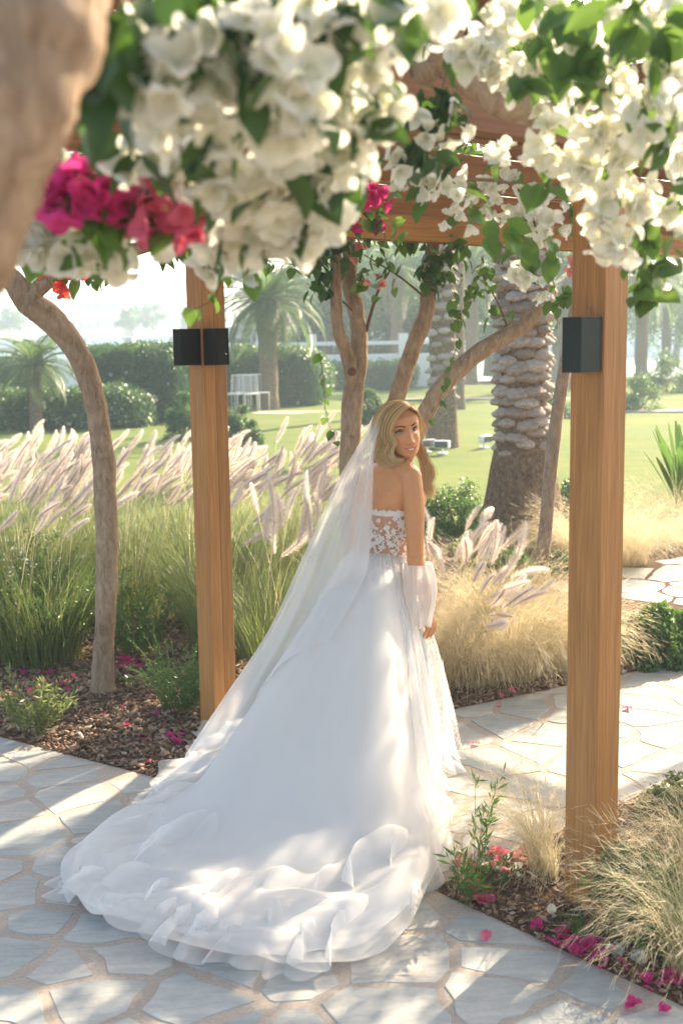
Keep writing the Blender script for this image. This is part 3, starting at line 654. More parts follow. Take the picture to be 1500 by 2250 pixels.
boxhedge(None, hx(740, 52), hx(1010, 50), 2, 1.6, 9000, .13, 'hedge', 'hazy far hedge below the distant trees', 36)
def dome(x, yb, wpx, hpx, n, leaf, mat, label, seed, fl=0, name='shrub', cat='shrub', group=None, **k):
    b = G(x, yb); sc = np.linalg.norm(b-[0, 0, CAMH])/FPX; return shrub(name, (b[0], b[1], 0), wpx*sc/2, wpx*sc/2, hpx*sc, n, leaf, mat, label, cat, group, seed, flowers=fl, **k)
dome(405, 970, 75, 120, 6000, .06, 'hedge', 'rounded clipped bush just left of the twin-lamp post', 41)
dome(530, 985, 85, 120, 7000, .06, 'hedge', 'rounded bush at the right of the twin-lamp post', 42)
dome(815, 945, 80, 95, 5000, .07, 'hedge', 'green bush behind the veil and tall twin stem', 43)
dome(1000, 1172, 150, 125, 9000, .035, 'shrub', 'glossy rounded shrub with tiny white flowers beside the palm foot', 44, 60)
dome(1240, 1135, 60, 95, 3500, .035, 'shrub', 'small shrub between the palm foot and the lamp post', 45)
dome(1215, 925, 90, 80, 5000, .06, 'hedge', 'bush on the lawn behind the leaning pole', 46, 40)
dome(1400, 905, 90, 95, 5000, .06, 'hedge', 'bush on the lawn right of the lamp post', 47)
dome(1465, 870, 110, 110, 6000, .07, 'hedge', 'larger bush farther back by the pale walk', 48)
dome(640, 885, 60, 60, 3000, .08, 'shrub', 'small flowering bush at the hedge end', 49, 60)
# ------------------------------------------------------------------ palms
b = G(592, 903); palm((b[0], b[1], 0), 2.95, .25, 0, .1, 6, 1.9, 62, 'full-crowned date palm standing before the clipped hedge', None, 51, stubs=False)
b = G(1145, 1212); palm((b[0], b[1], 0), 4.9, .225, .92, .10, 8, 2.4, 34, 'stout palm trunk with scaly leaf bases and a swollen fibrous foot', None, 52, bulge=.40, ssc=.98)
b = G(972, 988); palm((b[0], b[1], 0), 6.2, .22, .9, .2, 6, 2.2, 30, 'scaly palm trunk behind the bride with a bare flared foot', None, 53, bulge=.30, ssc=1.1)
b = G(1003, 905); palm((b[0], b[1], 0), 8.0, .2, .9, .3, 5, 2.4, 26, 'slim grey palm trunk farther back on the lawn', None, 54, stubs=False)
b = G(82, 950); palm((b[0], b[1], 0), 1.45, .13, 0, .1, 6, 1.25, 46, 'small bushy palm with drooping fronds before the hedge', None, 55, stubs=False)
PP = [(872, 48, 7.5), (905, 56, 8.5), (720, 54, 7), (1035, 46, 7.5), (1080, 60, 9), (1240, 42, 7), (1408, 46, 6.5), (1462, 58, 7.5), (790, 62, 9), (955, 66, 9.5)]
for i, (x, Y, H) in enumerate(PP):
    palm((A(x, 800, Y)[0], Y, -.02), H*.62, .24, 0, .1, 6, 2.7, 26, 'hazy distant palm in the grove beyond the lawn', 'distant palms in the grove', 60+i, stubs=False)
TT = [(690, 56, 7.0, 3.6), (770, 58, 8.0, 4.0), (850, 52, 7.5, 3.6), (930, 58, 9.0, 4.4), (1010, 54, 8.0, 3.8), (1070, 62, 9, 4.4), (1150, 58, 8.5, 4.2), (1220, 54, 7.5, 3.6), (1300, 72, 9, 4), (1400, 80, 8.5, 4), (1480, 74, 7.5, 3.4), (1560, 60, 8, 3.5), (1680, 52, 8, 3.5), (640, 90, 7, 4)]
for i, (x, Y, H, r) in enumerate(TT):
    tree((A(x, 800, Y)[0], Y, -.1), H*.8, r*.85, H*.66, 5600, .24, 'hedge', 'hazy broad-leaved tree in the grove beyond the lawn', 'distant trees in the grove', 80+i, .2)
# ------------------------------------------------------------------ white chairs beyond the bush, floodlights on the lawn
def chair(x, Y, rz):
    p = A(x, 880, Y); e = empty('garden_chair', (p[0], Y, .07), 'white slatted party chair set before the clipped hedge', 'chair', 'white chairs before the hedge', rz)
    MB().bbox((0, 0, .45), (.40, .40, .04), .01).build('seat', M['paint'], e)
    for sx in (-1, 1):
        MB().tube([(sx*.18, -.17, 0), (sx*.18, -.17, .44)], .014, 6).build('leg', M['paint'], e, True); MB().tube([(sx*.18, .18, 0), (sx*.18, .18, .45), (sx*.17, .22, .92)], .014, 6).build('leg', M['paint'], e, True)
    for k in range(5): MB().tube([((k-2)*.065, .19, .47), ((k-2)*.065, .22, .9)], .009, 5).build('back_spindle', M['paint'], e, True)
    MB().bbox((0, .222, .93), (.38, .025, .035), .006).build('top_rail', M['paint'], e)
for i, (x, Y) in enumerate([(515, 31.2), (534, 31.6), (553, 31.1), (572, 31.8)]): chair(x, Y, .3*i-.4)
def floodlight(x, y, label, rz):
    p = G(x, y); e = empty('floodlight', (p[0], p[1], .03), label, 'floodlight', None, rz)
    MB().bbox((0, 0, .02), (.14, .14, .03), .006).build('base_plate', M['paint'], e); MB().tube([(0, 0, .03), (0, 0, .12)], .02, 8).build('stem', M['paint'], e, True)
    mb = MB(); mb.bbox((0, -.03, .17), (.26, .12, .13), .02); mb.build('lamp_head', M['paint'], e)
    MB().bbox((0, -.095, .17), (.22, .01, .10), .003).build('lens', M['window'], e)
floodlight(938, 1000, 'pale floodlight on the lawn at the bare palm foot', .3); floodlight(972, 1003, 'smaller pale floodlight leaning beside its twin', -.4); floodlight(1062, 990, 'grey floodlight alone on the lawn by the stout palm', .8)
# ------------------------------------------------------------------ haze
hz = mobj('haze', *(lambda m: (np.concatenate(m.V), m.F))(MB().box((0, 120, 7.0), (700, 560, 16.4))), None, None, False)
hm = bpy.data.materials.new('sea_haze'); hm.use_nodes = True; hm.node_tree.nodes.remove(hm.node_tree.nodes['Principled BSDF'])
pv = hm.node_tree.nodes.new('ShaderNodeVolumePrincipled'); pv.inputs['Color'].default_value = (.66, .84, 1.0, 1); pv.inputs['Density'].default_value = .0029; pv.inputs['Anisotropy'].default_value = .2
hm.node_tree.links.new(pv.outputs[0], hm.node_tree.nodes['Material Output'].inputs['Volume']); hz.data.materials.append(hm); hz['kind'] = 'stuff'
# ------------------------------------------------------------------ fountain grasses behind the curved trunk
FG = [(-2.75, 8.3), (-2.15, 8.0), (-1.55, 8.35), (-.95, 8.1), (-.42, 8.4), (-2.45, 7.25), (-1.85, 7.1), (-.72, 7.25), (-1.25, 9.2), (-2.2, 9.1), (-.25, 9.2), (-3.2, 7.6), (-3.1, 9.0)]
fl = ['fountain grass clump at the back row end by the lawn', 'fountain grass clump behind the curved trunk', 'full fountain grass clump between the curved trunk and the twin-lamp post', 'fountain grass clump right behind the twin-lamp post', 'fountain grass clump showing between the twin-lamp post and the veil', 'green leafy fountain grass clump in front of the row, beside the rosy shrub', 'dense green fountain grass clump touching the curved trunk', 'leaning fountain grass clump just behind the twin-lamp post foot', 'fountain grass clump of the rear row against the lawn', 'tall fountain grass clump of the rear row behind the dense green one', 'rear fountain grass clump hidden partly by the veil', 'fountain grass clump at the outer edge of the bed', 'outermost fountain grass clump against the lawn']
for i, (x, y) in enumerate(FG):
    fountain_grass((x, y, 0), .55, 1.02 if y > 7.6 else .88, 620, 42 if y > 7.6 else 9, fl[i], 'fountain grasses in the mulch bed', 200+i, lean=(1, 0), spread=.9)
fountain_grass((-.38, 6.55, 0), .34, .92, 330, 14, 'loose fountain grass between the twin-lamp post and the skirt', 'fountain grasses in the mulch bed', 230, spread=.75)
fountain_grass((.08, 7.0, 0), .3, .8, 200, 10, 'fountain grass hidden behind the veil edge', 'fountain grasses in the mulch bed', 231, spread=.8)
fountain_grass((.62, 6.55, 0), .42, .66, 420, 22, 'blond fountain grass with arching plumes beside the lace skirt', 'fountain grasses beside the bride', 232, spread=1.9, blade_mat='straw')
fountain_grass((.58, 7.2, 0), .4, .66, 300, 18, 'fountain grass with plumes level with her elbow', 'fountain grasses beside the bride', 233, spread=1.5, blade_mat='straw')
# ------------------------------------------------------------------ blond feather grasses
def fgp(x, y, R, H, n, label, seed, **k):
    p = G(x, y); return feather_grass((p[0], p[1], 0), R, H, n, label, k.pop('group', 'blond feather grasses'), seed, **k)
fgp(1050, 1500, .34, .60, 1500, 'blond feather grass mound next to the arching plumes', 240)
fgp(1130, 1490, .34, .66, 1700, 'tall blond feather grass in front of the leaning pole', 241)
fgp(1215, 1470, .30, .58, 1400, 'blond feather grass spilling against the lamp post', 242)
fgp(1100, 1420, .32, .70, 1300, 'greenish blond feather grass behind the front mounds', 243, green=.4)
fgp(1290, 1248, .42, .60, 1500, 'large pale feather grass mound behind the lamp post', 244, green=.05)
fgp(1375, 1238, .42, .58, 1500, 'large pale feather grass mound by the far flagstone path', 245, green=.05)
fgp(1490, 1190, .4, .7, 900, 'golden feather grass at the foot of the bird-of-paradise', 246)
fgp(1190, 1915, .12, .40, 420, 'upright straw tuft leaning on the lamp post foot', 247, group='feather grasses at the lamp post', w=.0016, az0=2.3, azs=1.2)
fgp(1215, 1935, .04, .32, 80, 'drooping straw tuft trailing down at the post foot', 248, group='feather grasses at the lamp post', w=.0016, az0=4.2, azs=.5)
fgp(1540, 2020, .20, .44, 520, 'feathery grass arching over the bed right of the post', 249, group='feather grasses at the lamp post', w=.0016, green=.45)
fgp(1520, 2150, .18, .46, 420, 'feathery grass clump at the low corner of the bed', 250, group='feather grasses at the lamp post', w=.0016, green=.4, az0=2.8, azs=1.3)
fgp(1580, 1950, .2, .46, 480, 'feathery grass behind the grey-green bush', 251, group='feather grasses at the lamp post', w=.0016, green=.4)
# ------------------------------------------------------------------ shrubs in the beds
dome(1120, 1272, 190, 62, 6500, .045, 'shrub', 'low glossy shrub spreading in front of the palm foot', 260)
dome(1225, 1265, 90, 55, 3000, .045, 'shrub', 'low glossy shrub just behind the leaning pole', 261)
dome(1435, 1452, 150, 120, 9000, .045, 'shrub', 'dense glossy rosette shrub by the flagstone edge', 262)
dome(1520, 1440, 120, 110, 5000, .045, 'shrub', 'glossy shrub at the path corner', 263)
dome(1050, 1215, 130, 40, 4500, .05, 'grassblade', 'low grassy tuft beside the palm foot', 264)
dome(1490, 1800, 150, 90, 7000, .022, 'shrub', 'bright green small-leaved bush behind the post', 265)
def wispy(base, R, H, nst, nl, leaf, mat, label, seed, cat='shrub', name='wispy_shrub', asp=.22, spread=.6, group=None, tipw=0, az0=None):   # upright stems with small narrow leaves
    g = np.random.default_rng(seed); e = empty(name, (base[0], base[1], 0), label, cat, group); a = g.uniform(0, 2*PI, nst); rr = R*.35*np.sqrt(g.uniform(0, 1, nst))
    B = np.c_[rr*np.cos(a), rr*np.sin(a), np.zeros(nst)]; L = H*g.uniform(.6, 1.15, nst); az = a+g.normal(0, .6, nst) if az0 is None else g.normal(az0, .7, nst)
    v, f, r, tips, P = blades(B, L, g.uniform(0, .3, nst), g.uniform(.2, 1.5, nst)*spread, .003, g, 8, az, 1.2, .5)
    stuffmesh('stem', [(v, f, r)], M['stem'], e)
    s = g.uniform(.12, 1, (nst, nl)); i = np.clip((s*8).astype(int), 0, 7); fr = s*8-i; ar = np.arange(nst)[:, None]
    C = (P[ar, i]*(1-fr[..., None])+P[ar, np.minimum(i+1, 8)]*fr[..., None]).reshape(-1, 3); T = unit((P[ar, np.minimum(i+1, 8)]-P[ar, i]).reshape(-1, 3))
    d = unit(T*.8+unit(g.normal(size=C.shape))*.9); w = unit(np.cross(d, g.normal(size=C.shape))); Ln = leaf*g.uniform(.6, 1.3, (len(C), 1))
    V = np.stack([C, C+d*Ln*.5+w*Ln*asp*.5, C+d*Ln, C+d*Ln*.5-w*Ln*asp*.5], 1).reshape(-1, 3)
    stuffmesh('foliage', [(V, np.arange(4*len(C)).reshape(-1, 4), g.uniform(0, 1, len(C)))], M[mat], e)
    if tipw:
        p = np.repeat(tips, tipw, 0)+g.normal(0, .03, (nst*tipw, 3)); v, f, r = leafcloud(p, .02, g, None, 0, .8); stuffmesh('blossom', [(v, f, r)], M['white_small'], e)
    return e
p = G(120, 1440); wispy(p, .5, .62, 120, 60, .035, 'shrub', 'airy rosemary-like shrub left of the curved trunk', 270, spread=1.0)
p = G(300, 1440); wispy(p, .4, .5, 80, 50, .03, 'shrub', 'airy shrub right of the curved trunk', 271, spread=1.1)
p = G(30, 1425); wispy(p, .5, .75, 90, 60, .035, 'shrub', 'tall airy shrub with white blossom tips at the bed edge', 272, spread=.9, tipw=3)
p = G(75, 1610); wispy(p, .22, .30, 36, 26, .045, 'grassblade', 'small pale green seedling plant at the flagstone edge', 273, spread=1.0, asp=.2)
p = G(400, 1560); wispy(p, .3, .40, 110, 60, .022, 'shrub', 'fine ferny bush at the foot of the twin-lamp post', 274, spread=1.2)
p = G(345, 1300); wispy(p, .4, .55, 70, 50, .03, 'shrub', 'airy shrub among the fountain grasses behind the post', 275, spread=1.0, tipw=2)
p = G(1392, 2045); wispy(p, .10, .25, 240, 90, .018, 'shrub', 'grey-green needle-leaved bush right of the lamp post foot', 276, spread=.9, asp=.25)
p = G(1440, 2095); wispy(p, .12, .22, 120, 60, .018, 'shrub', 'low grey-green bush in front of the feathery grass', 277, spread=1.2, asp=.25)
p = G(1280, 2062); wispy(p, .07, .10, 30, 24, .016, 'shrub', 'tiny needle-leaved sprig among magenta bracts', 278, spread=1.0, asp=.25)
p = G(1040, 1975); wispy(p, .07, .42, 5, 42, .045, 'leaf', 'tall narrow-leaved weed beside the fallen bracts', 279, 'weed', 'weed', .17, .35)
p = G(1020, 1985); wispy(p, .09, .22, 8, 20, .05, 'leaf', 'short narrow-leaved weed among the fallen bracts', 280, 'weed', 'weed', .18, .7)
p = G(1070, 1990); wispy(p, .04, .30, 3, 26, .035, 'leaf_dark', 'dark leafy shoot leaning toward the lamp post', 281, 'weed', 'weed', .3, 1.6, az0=.7)
p = G(1010, 1960); e = feather_grass((p[0], p[1], 0), .1, .55, 40, 'sparse dry grass stems rising in front of the lace skirt', None, 282, green=0, w=.0014, name='dry_grass', az0=.6, azs=.6)
# bird of paradise
p = G(1500, 1175); sp = empty('bird_of_paradise', (p[0], p[1], 0), 'bird-of-paradise plant with upright paddle leaves and an orange bloom', 'plant')
gs = np.random.default_rng(290)
for i in range(44):
    a = gs.uniform(0, 6.28); L = gs.uniform(.7, 1.15); tl = gs.uniform(.05, .55); s = np.linspace(0, 1, 9); w = np.where(s < .55, .006, .026*np.sin(PI*np.clip((s-.5)/.52, 0, 1))**.8+.004)
    th = tl*(.6+.8*s); r_ = np.cumsum(np.sin(th))*L/9; z_ = np.cumsum(np.cos(th))*L/9; c = np.stack([r_*math.cos(a), r_*math.sin(a), z_], 1); sd = np.array([-math.sin(a), math.cos(a), 0]); up = np.array([math.cos(a), math.sin(a), .3])
    V = np.stack([c-sd*w[:, None], c+up*(-.25)*w[:, None], c+sd*w[:, None]], 1).reshape(-1, 3); mobj('paddle_leaf', V, grid_faces(9, 3), M['shrub'], sp)
for k in range(2):
    V = np.array([(0, 0, 0), (.03, .012, .05), (.12, 0, .13), (.03, -.012, .05), (0, .01, .06), (.04, 0, .18)]); mobj('bloom', V, [(0, 1, 2, 3), (0, 4, 5), (1, 5, 2)], M['orange'] if 'orange' in M else M.setdefault('orange', NT('orange_petal').set((.8, .28, .02), .5).m), sp, loc=(-.02+.14*k, -.1, 1.0+.06*k), rot=(0, -.3, .5+k))
# ------------------------------------------------------------------ leaning pole
pt = [A(1176, 1350, 8.0), A(1196, 1180, 8.02), A(1212, 1000, 8.05), A(1232, 850, 8.1), A(1262, 690, 8.15), A(1290, 540, 8.2)]
pt[0][2] = -.03
e = empty('slender_trunk', tuple(pt[0]), 'slender bare trunk leaning beside the lamp post among feather grass', 'tree trunk'); V, F = tube(catmull(np.array(pt)-pt[0], 6), [.05, .048, .045, .043, .040], 10, True, .06, 5); mobj('trunk', V, F, M['bark_grey'], e)
# ------------------------------------------------------------------ bougainvillea: bract flowers and heart-shaped leaves as single pieces
gv = np.random.default_rng(77)
def make_flower(g, open_=.9, n=3):
    V = []; F = []; UV = []; b = 0; nu, nv = 7, 6
    for k in range(n):
        az = 2*PI*k/n+g.normal(0, .15); L = .036*g.uniform(.9, 1.12); W = .0165*g.uniform(.92, 1.12); el = open_*g.uniform(.8, 1.2); ph = g.uniform(0, 6.28)
        for i in range(nu):
            u = i/(nu-1); w = W*(math.sin(PI*min(1, .10+.86*u**.85))**.75) if i < nu-1 else .0005
            th = el*(1.15-.75*u); r = L*(u*math.sin(el)*.95+.12*u*u); z = L*u*math.cos(el)+.22*L*math.sin(PI*u)*.7
            for j in range(nv):
                v = 2*j/(nv-1)-1; cup = .35*W*v*v+.0016*math.sin(5*v+7*u+ph)
                x, y, zz = r-cup*math.sin(el)*.6, w*v, z+cup
                V.append((x*math.cos(az)-y*math.sin(az), x*math.sin(az)+y*math.cos(az), zz)); UV.append((u, v*.5+.5))
        F += (grid_faces(nu, nv)+b).tolist(); b += nu*nv
    return np.array(V), np.array(F), np.array(UV)
def make_leaf(g, L=.058):
    V = []; UV = []; nu, nv = 7, 5; tw = g.normal(0, .25); dr = g.uniform(.2, .7)
    for i in range(nu):
        u = i/(nu-1); w = L*.40*(math.sin(PI*min(1, .17+.83*u**.8))**.85) if i < nu-1 else .0004
        for j in range(nv):
            v = 2*j/(nv-1)-1; x = L*u-(.12*L*abs(v) if i == 0 else 0); z = .28*w*abs(v)-dr*L*u*u*.5+.05*L*math.sin(6*u+3*v)*.4; V.append((x, w*v, z+tw*w*v*u)); UV.append((u, v*.5+.5))
    V += [(-.35*L, .0007, .1*L), (-.35*L, -.0007, .1*L), (0, -.0007, 0), (0, .0007, 0)]; UV += [(0, .5)]*4
    F = grid_faces(nu, nv).tolist()+[[nu*nv, nu*nv+1, nu*nv+2, nu*nv+3]]; return np.array(V), np.array(F), np.array(UV)
FL = {}
for c in ('white', 'pink', 'coral', 'palepink', 'scarlet'):
    FL[c] = []
    for k in range(6 if c == 'white' else 3):
        V, F, UV = make_flower(gv, gv.uniform(.7, 1.15)); FL[c].append(mesh_data('flower', V, F, M[c], True, uv=UV))
LF = {}
for c in ('leaf', 'leaf_dark'):
    LF[c] = []
    for k in range(5):
        V, F, UV = make_leaf(gv); LF[c].append(mesh_data('leaf', V, F, M[c], True, uv=UV))
def put(o, d, spin, s):
    o.rotation_mode = 'QUATERNION'; o.rotation_quaternion = Vector(d).to_track_quat('Z', 'Y') @ Quaternion((0, 0, 1), spin); o.scale = (s, s, s)
def cluster(plant, kind, x, y, Y, rx, ry, n, leaves=0, size=1.0, deep=.8, lk='leaf', lsize=1.0, down=.35, face=.55):
    """n flowers spread over an ellipsoid whose outline has the given half sizes (in photo pixels) at distance Y"""
    c = A(x, y, Y); o0 = np.array(plant.location); sc = Y/FPX; R = np.array([rx*sc, max(rx, ry)*sc*deep, ry*sc]); inv = o0
    for i in range(n):
        q = unit(gv.normal(size=3)); rr = gv.uniform(.25, 1)**.5; p = c+q*R*rr
        d = unit(q*.8+gv.normal(0, .45, 3)+np.array([0, -face, -down])); o = obj('flower', FL[kind][int(gv.integers(len(FL[kind])))], plant, p-inv); put(o, d, gv.uniform(0, 6.28), size*gv.uniform(.8, 1.2))
    for i in range(leaves):
        q = unit(gv.normal(size=3)); p = c+q*R*gv.uniform(.55, 1.2); o = obj('leaf', LF[lk][int(gv.integers(5))], plant, p-inv)
        az = gv.uniform(0, 6.28); o.rotation_euler = (gv.normal(0, .6), gv.uniform(.1, 1.3), az); s = lsize*gv.uniform(.65, 1.25); o.scale = (s, s, s)
def leaves_at(plant, x, y, Y, rx, ry, n, lk='leaf', lsize=1.0, deep=.8, hang=True):
    cluster(plant, 'white', x, y, Y, rx, ry, 0, n, 1, deep, lk, lsize)
def stem(plant, pts, r, mat='twig', m=5, n=5, name='branch', rough=0):
    P = catmull(np.array(pts)-np.array(plant.location), m); V, F = tube(P, r, n, True, rough, 3); return mobj(name, V, F, M[mat], plant)
def sprig(plant, pts, n, lsize=1.0, lk='leaf', r=.0022):
    stem(plant, pts, [r, r*.5], 'twig', 6, 4, 'twig'); P = catmull(np.array(pts), 8)
    for i in range(n):
        k = int((i+.5)/n*(len(P)-1)); o = obj('leaf', LF[lk][int(gv.integers(5))], plant, P[k]-np.array(plant.location)+gv.normal(0, .006, 3))
        o.rotation_euler = (gv.normal(0, .5), gv.uniform(.5, 1.4), gv.uniform(0, 6.28)); s = lsize*gv.uniform(.7, 1.2); o.scale = (s, s, s)
# --- white bougainvillea close overhead, with its thick leaning trunk
near = empty('white_bougainvillea', (-.62, 1.22, 0), 'white bougainvillea with thick leaning trunk and masses of bracts close overhead', 'bougainvillea', 'white bougainvilleas')
tr = [(-.62, 1.22, -.02), (-.56, 1.2, .8), A(-200, 760, 1.18), A(-130, 560, 1.17), A(-70, 400, 1.16), A(0, 230, 1.16), A(60, 70, 1.17), A(105, -90, 1.2), A(150, -300, 1.25)]
stem(near, tr, [.085, .08, .074, .068, .066, .068, .07, .066, .06], 'bark', 8, 20, 'trunk', .06)
stem(near, [A(110, -60, 1.2), A(330, -80, 1.4), A(600, -20, 1.6), A(850, -60, 1.9)], [.03, .022, .014, .01], 'bark', 6, 9, 'branch', .05)
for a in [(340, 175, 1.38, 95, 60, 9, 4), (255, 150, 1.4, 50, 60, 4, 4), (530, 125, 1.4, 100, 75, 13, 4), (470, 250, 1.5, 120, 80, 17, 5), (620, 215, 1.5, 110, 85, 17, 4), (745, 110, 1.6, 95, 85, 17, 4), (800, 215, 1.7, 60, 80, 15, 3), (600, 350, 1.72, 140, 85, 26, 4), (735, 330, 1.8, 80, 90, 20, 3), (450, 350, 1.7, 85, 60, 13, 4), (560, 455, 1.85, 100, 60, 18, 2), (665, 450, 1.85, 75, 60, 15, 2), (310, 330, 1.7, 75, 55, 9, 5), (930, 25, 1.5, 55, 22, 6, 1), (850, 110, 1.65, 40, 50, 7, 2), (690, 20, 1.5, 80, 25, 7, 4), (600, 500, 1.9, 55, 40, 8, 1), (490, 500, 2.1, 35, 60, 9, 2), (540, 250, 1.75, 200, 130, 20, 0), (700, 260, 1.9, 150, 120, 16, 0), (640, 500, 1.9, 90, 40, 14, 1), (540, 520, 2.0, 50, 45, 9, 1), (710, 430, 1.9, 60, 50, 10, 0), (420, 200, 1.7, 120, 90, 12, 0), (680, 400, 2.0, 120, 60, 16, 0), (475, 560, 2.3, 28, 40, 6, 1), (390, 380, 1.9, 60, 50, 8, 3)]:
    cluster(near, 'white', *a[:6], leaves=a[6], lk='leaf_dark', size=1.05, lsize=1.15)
low = empty('white_bougainvillea', tuple(A(60, 430, 2.05)), 'white bougainvillea spray hanging under the magenta bracts', 'bougainvillea', 'white bougainvilleas')
stem(low, [A(-20, 420, 2.05), A(80, 480, 2.0), A(200, 520, 2.0), A(300, 540, 2.05)], [.006, .002], 'twig', 6, 5)
for a in [(170, 505, 2.0, 90, 50, 15, 4), (80, 535, 2.0, 50, 45, 9, 2), (250, 555, 2.05, 60, 30, 9, 2), (140, 560, 2.0, 60, 25, 8, 1), (300, 510, 2.1, 60, 35, 7, 2), (270, 430, 2.0, 60, 40, 7, 2), (160, 390, 2.0, 50, 40, 4, 2), (60, 470, 2.0, 30, 40, 4, 2)]: cluster(low, 'white', *a[:6], leaves=a[6], lk='leaf')
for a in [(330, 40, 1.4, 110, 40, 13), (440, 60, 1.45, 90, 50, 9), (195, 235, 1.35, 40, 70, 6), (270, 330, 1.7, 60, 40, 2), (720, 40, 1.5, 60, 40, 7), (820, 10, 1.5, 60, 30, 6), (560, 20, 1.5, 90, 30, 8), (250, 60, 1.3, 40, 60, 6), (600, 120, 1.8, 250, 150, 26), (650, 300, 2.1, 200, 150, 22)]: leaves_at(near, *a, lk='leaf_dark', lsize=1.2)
for (x, y, Y) in [(445, 603, 2.7), (470, 588, 2.7), (548, 592, 2.65), (560, 575, 2.65)]: cluster(near, 'white', x, y, Y, 6, 6, 1, size=1.05)
sprig(near, [A(500, 540, 2.6), A(488, 610, 2.75), A(465, 660, 2.8), A(400, 688, 2.85)], 11, .62)
sprig(near, [A(560, 470, 2.3), A(548, 560, 2.6), A(540, 620, 2.65)], 4, .9)
# --- magenta and coral sprays
mag = empty('magenta_bougainvillea', tuple(A(150, 300, 2.0)), 'magenta and rose bougainvillea spray below the thick leaning trunk', 'bougainvillea')
for q_ in [(215, 395, 1.85, 30, 22, 5, 1), (150, 445, 1.85, 40, 14, 4, 0), (230, 420, 1.85, 20, 20, 3, 0)]: cluster(mag, 'pink', *q_[:6], leaves=q_[6])
stem(mag, [A(60, 290, 2.0), A(150, 350, 1.95), A(260, 430, 1.9), A(400, 500, 1.9)], [.005, .002], 'twig', 6, 5)
for a in [(118, 372, 1.9, 18, 32, 5, 1), (110, 440, 1.9, 32, 18, 6, 1), (190, 425, 1.88, 38, 28, 9, 2), (186, 350, 1.9, 16, 16, 2, 1), (240, 365, 1.9, 14, 16, 2, 1), (150, 400, 1.9, 25, 20, 3, 2), (262, 458, 1.9, 22, 20, 3, 2)]: cluster(mag, 'pink', a[0], a[1], a[2], a[3]*1.45, a[4]*1.45, max(1, int(a[5]*.8)), leaves=a[6], size=.92)
for a in [(340, 440, 1.9, 28, 30, 6, 1), (370, 488, 1.9, 26, 24, 4, 1), (392, 528, 1.9, 14, 16, 2, 0), (425, 462, 1.9, 30, 14, 5, 0), (330, 415, 1.88, 22, 22, 4, 0), (355, 500, 1.86, 30, 18, 4, 0), (395, 440, 1.86, 26, 20, 4, 0), (300, 480, 1.9, 30, 20, 3, 2), (385, 420, 1.95, 20, 22, 3, 0)]: cluster(mag, 'coral', a[0], a[1], a[2], a[3]*1.4, a[4]*1.4, max(1, int(a[5]*.75)), leaves=a[6], size=.92)
leaves_at(mag, 250, 490, 1.9, 60, 40, 10); leaves_at(mag, 180, 410, 1.95, 70, 60, 8)
# --- curved tree at the left with coral bracts
b = G(228, 1518); tree_l = empty('bougainvillea_tree', (b[0], b[1], 0), 'curved bare bougainvillea trunk rising from the mulch, forked at the top', 'tree'); Y0 = float(b[1])
P = [(b[0], b[1], -.05), (b[0], b[1], .06)]+[A(x, y, Y0+k) for x, y, k in ((230, 1400, 0), (236, 1250, 0), (233, 1100, 0), (222, 960, 0), (200, 845, 0), (165, 765, -.02), (110, 700, -.05), (62, 660, -.08), (30, 620, -.1), (-10, 585, -.12), (-80, 530, -.15))]
stem(tree_l, P, [.088, .064, .057, .060, .062, .058, .060, .064, .070, .072, .06, .05, .045], 'bark', 8, 18, 'trunk', .07)
stem(tree_l, [A(62, 662, Y0-.08), A(90, 630, Y0-.1), A(140, 595, Y0-.15), (A(220, 562, Y0-.2)), A(320, 542, Y0-.3), A(410, 500, Y0-.5), A(470, 440, Y0-.6)], [.052, .045, .04, .036, .032, .028, .025], 'bark', 6, 12, 'limb', .06)
stem(tree_l, [A(60, 650, Y0-.1), A(62, 610, Y0-.1), A(44, 575, Y0-.1)], [.02, .013, .01], 'bark', 5, 8, 'limb', .05)
stem(tree_l, [A(100, 690, Y0-.06), A(112, 675, Y0-.16)], [.014, .008], 'bark', 4, 7, 'stub', .05)
cluster(tree_l, 'scarlet', 150, 615, 4.2, 40, 22, 8, 4); cluster(tree_l, 'scarlet', 105, 590, 4.3, 18, 12, 3, 0); cluster(tree_l, 'coral', 190, 590, 4.2, 12, 10, 2, 1)
stem(tree_l, [A(140, 560, Y0-.2), A(150, 580, 4.6), A(160, 610, 4.2)], [.006, .002], 'twig')
leaves_at(tree_l, 170, 590, 4.25, 30, 18, 7); sprig(tree_l, [A(190, 600, 4.6), A(215, 618, 4.6), A(240, 605, 4.6)], 6, .8)
leaves_at(tree_l, 365, 545, 5.6, 30, 22, 14); leaves_at(tree_l, 420, 540, 5.4, 20, 12, 5)
# --- several-stemmed bougainvillea behind the bride
mb0 = np.array([A(800, 1300, 7.0)[0], 7.0, 0]); mid = empty('bougainvillea_tree', tuple(mb0), 'several-stemmed bougainvillea behind the bride climbing to the pergola', 'tree')
root = [tuple(mb0+[0, 0, -.05]), tuple(mb0+[0, 0, .25])]
stem(mid, root+[A(772, 1150, 7.0), A(768, 1000, 7.0), A(775, 880, 7.0), A(788, 770, 7.0), A(783, 690, 7.02), A(768, 620, 7.05), A(768, 540, 7.1), A(775, 440, 7.1)], [.10, .08, .066, .062, .06, .052, .05, .046, .04, .03], 'bark', 8, 16, 'trunk', .06)
stem(mid, [A(776, 860, 6.98), A(765, 790, 6.93), A(742, 720, 6.9), A(738, 640, 6.9), A(737, 560, 6.9), A(728, 480, 6.9), A(735, 400, 6.9)], [.036, .042, .036, .034, .032, .028, .024], 'bark', 8, 13, 'trunk', .06)
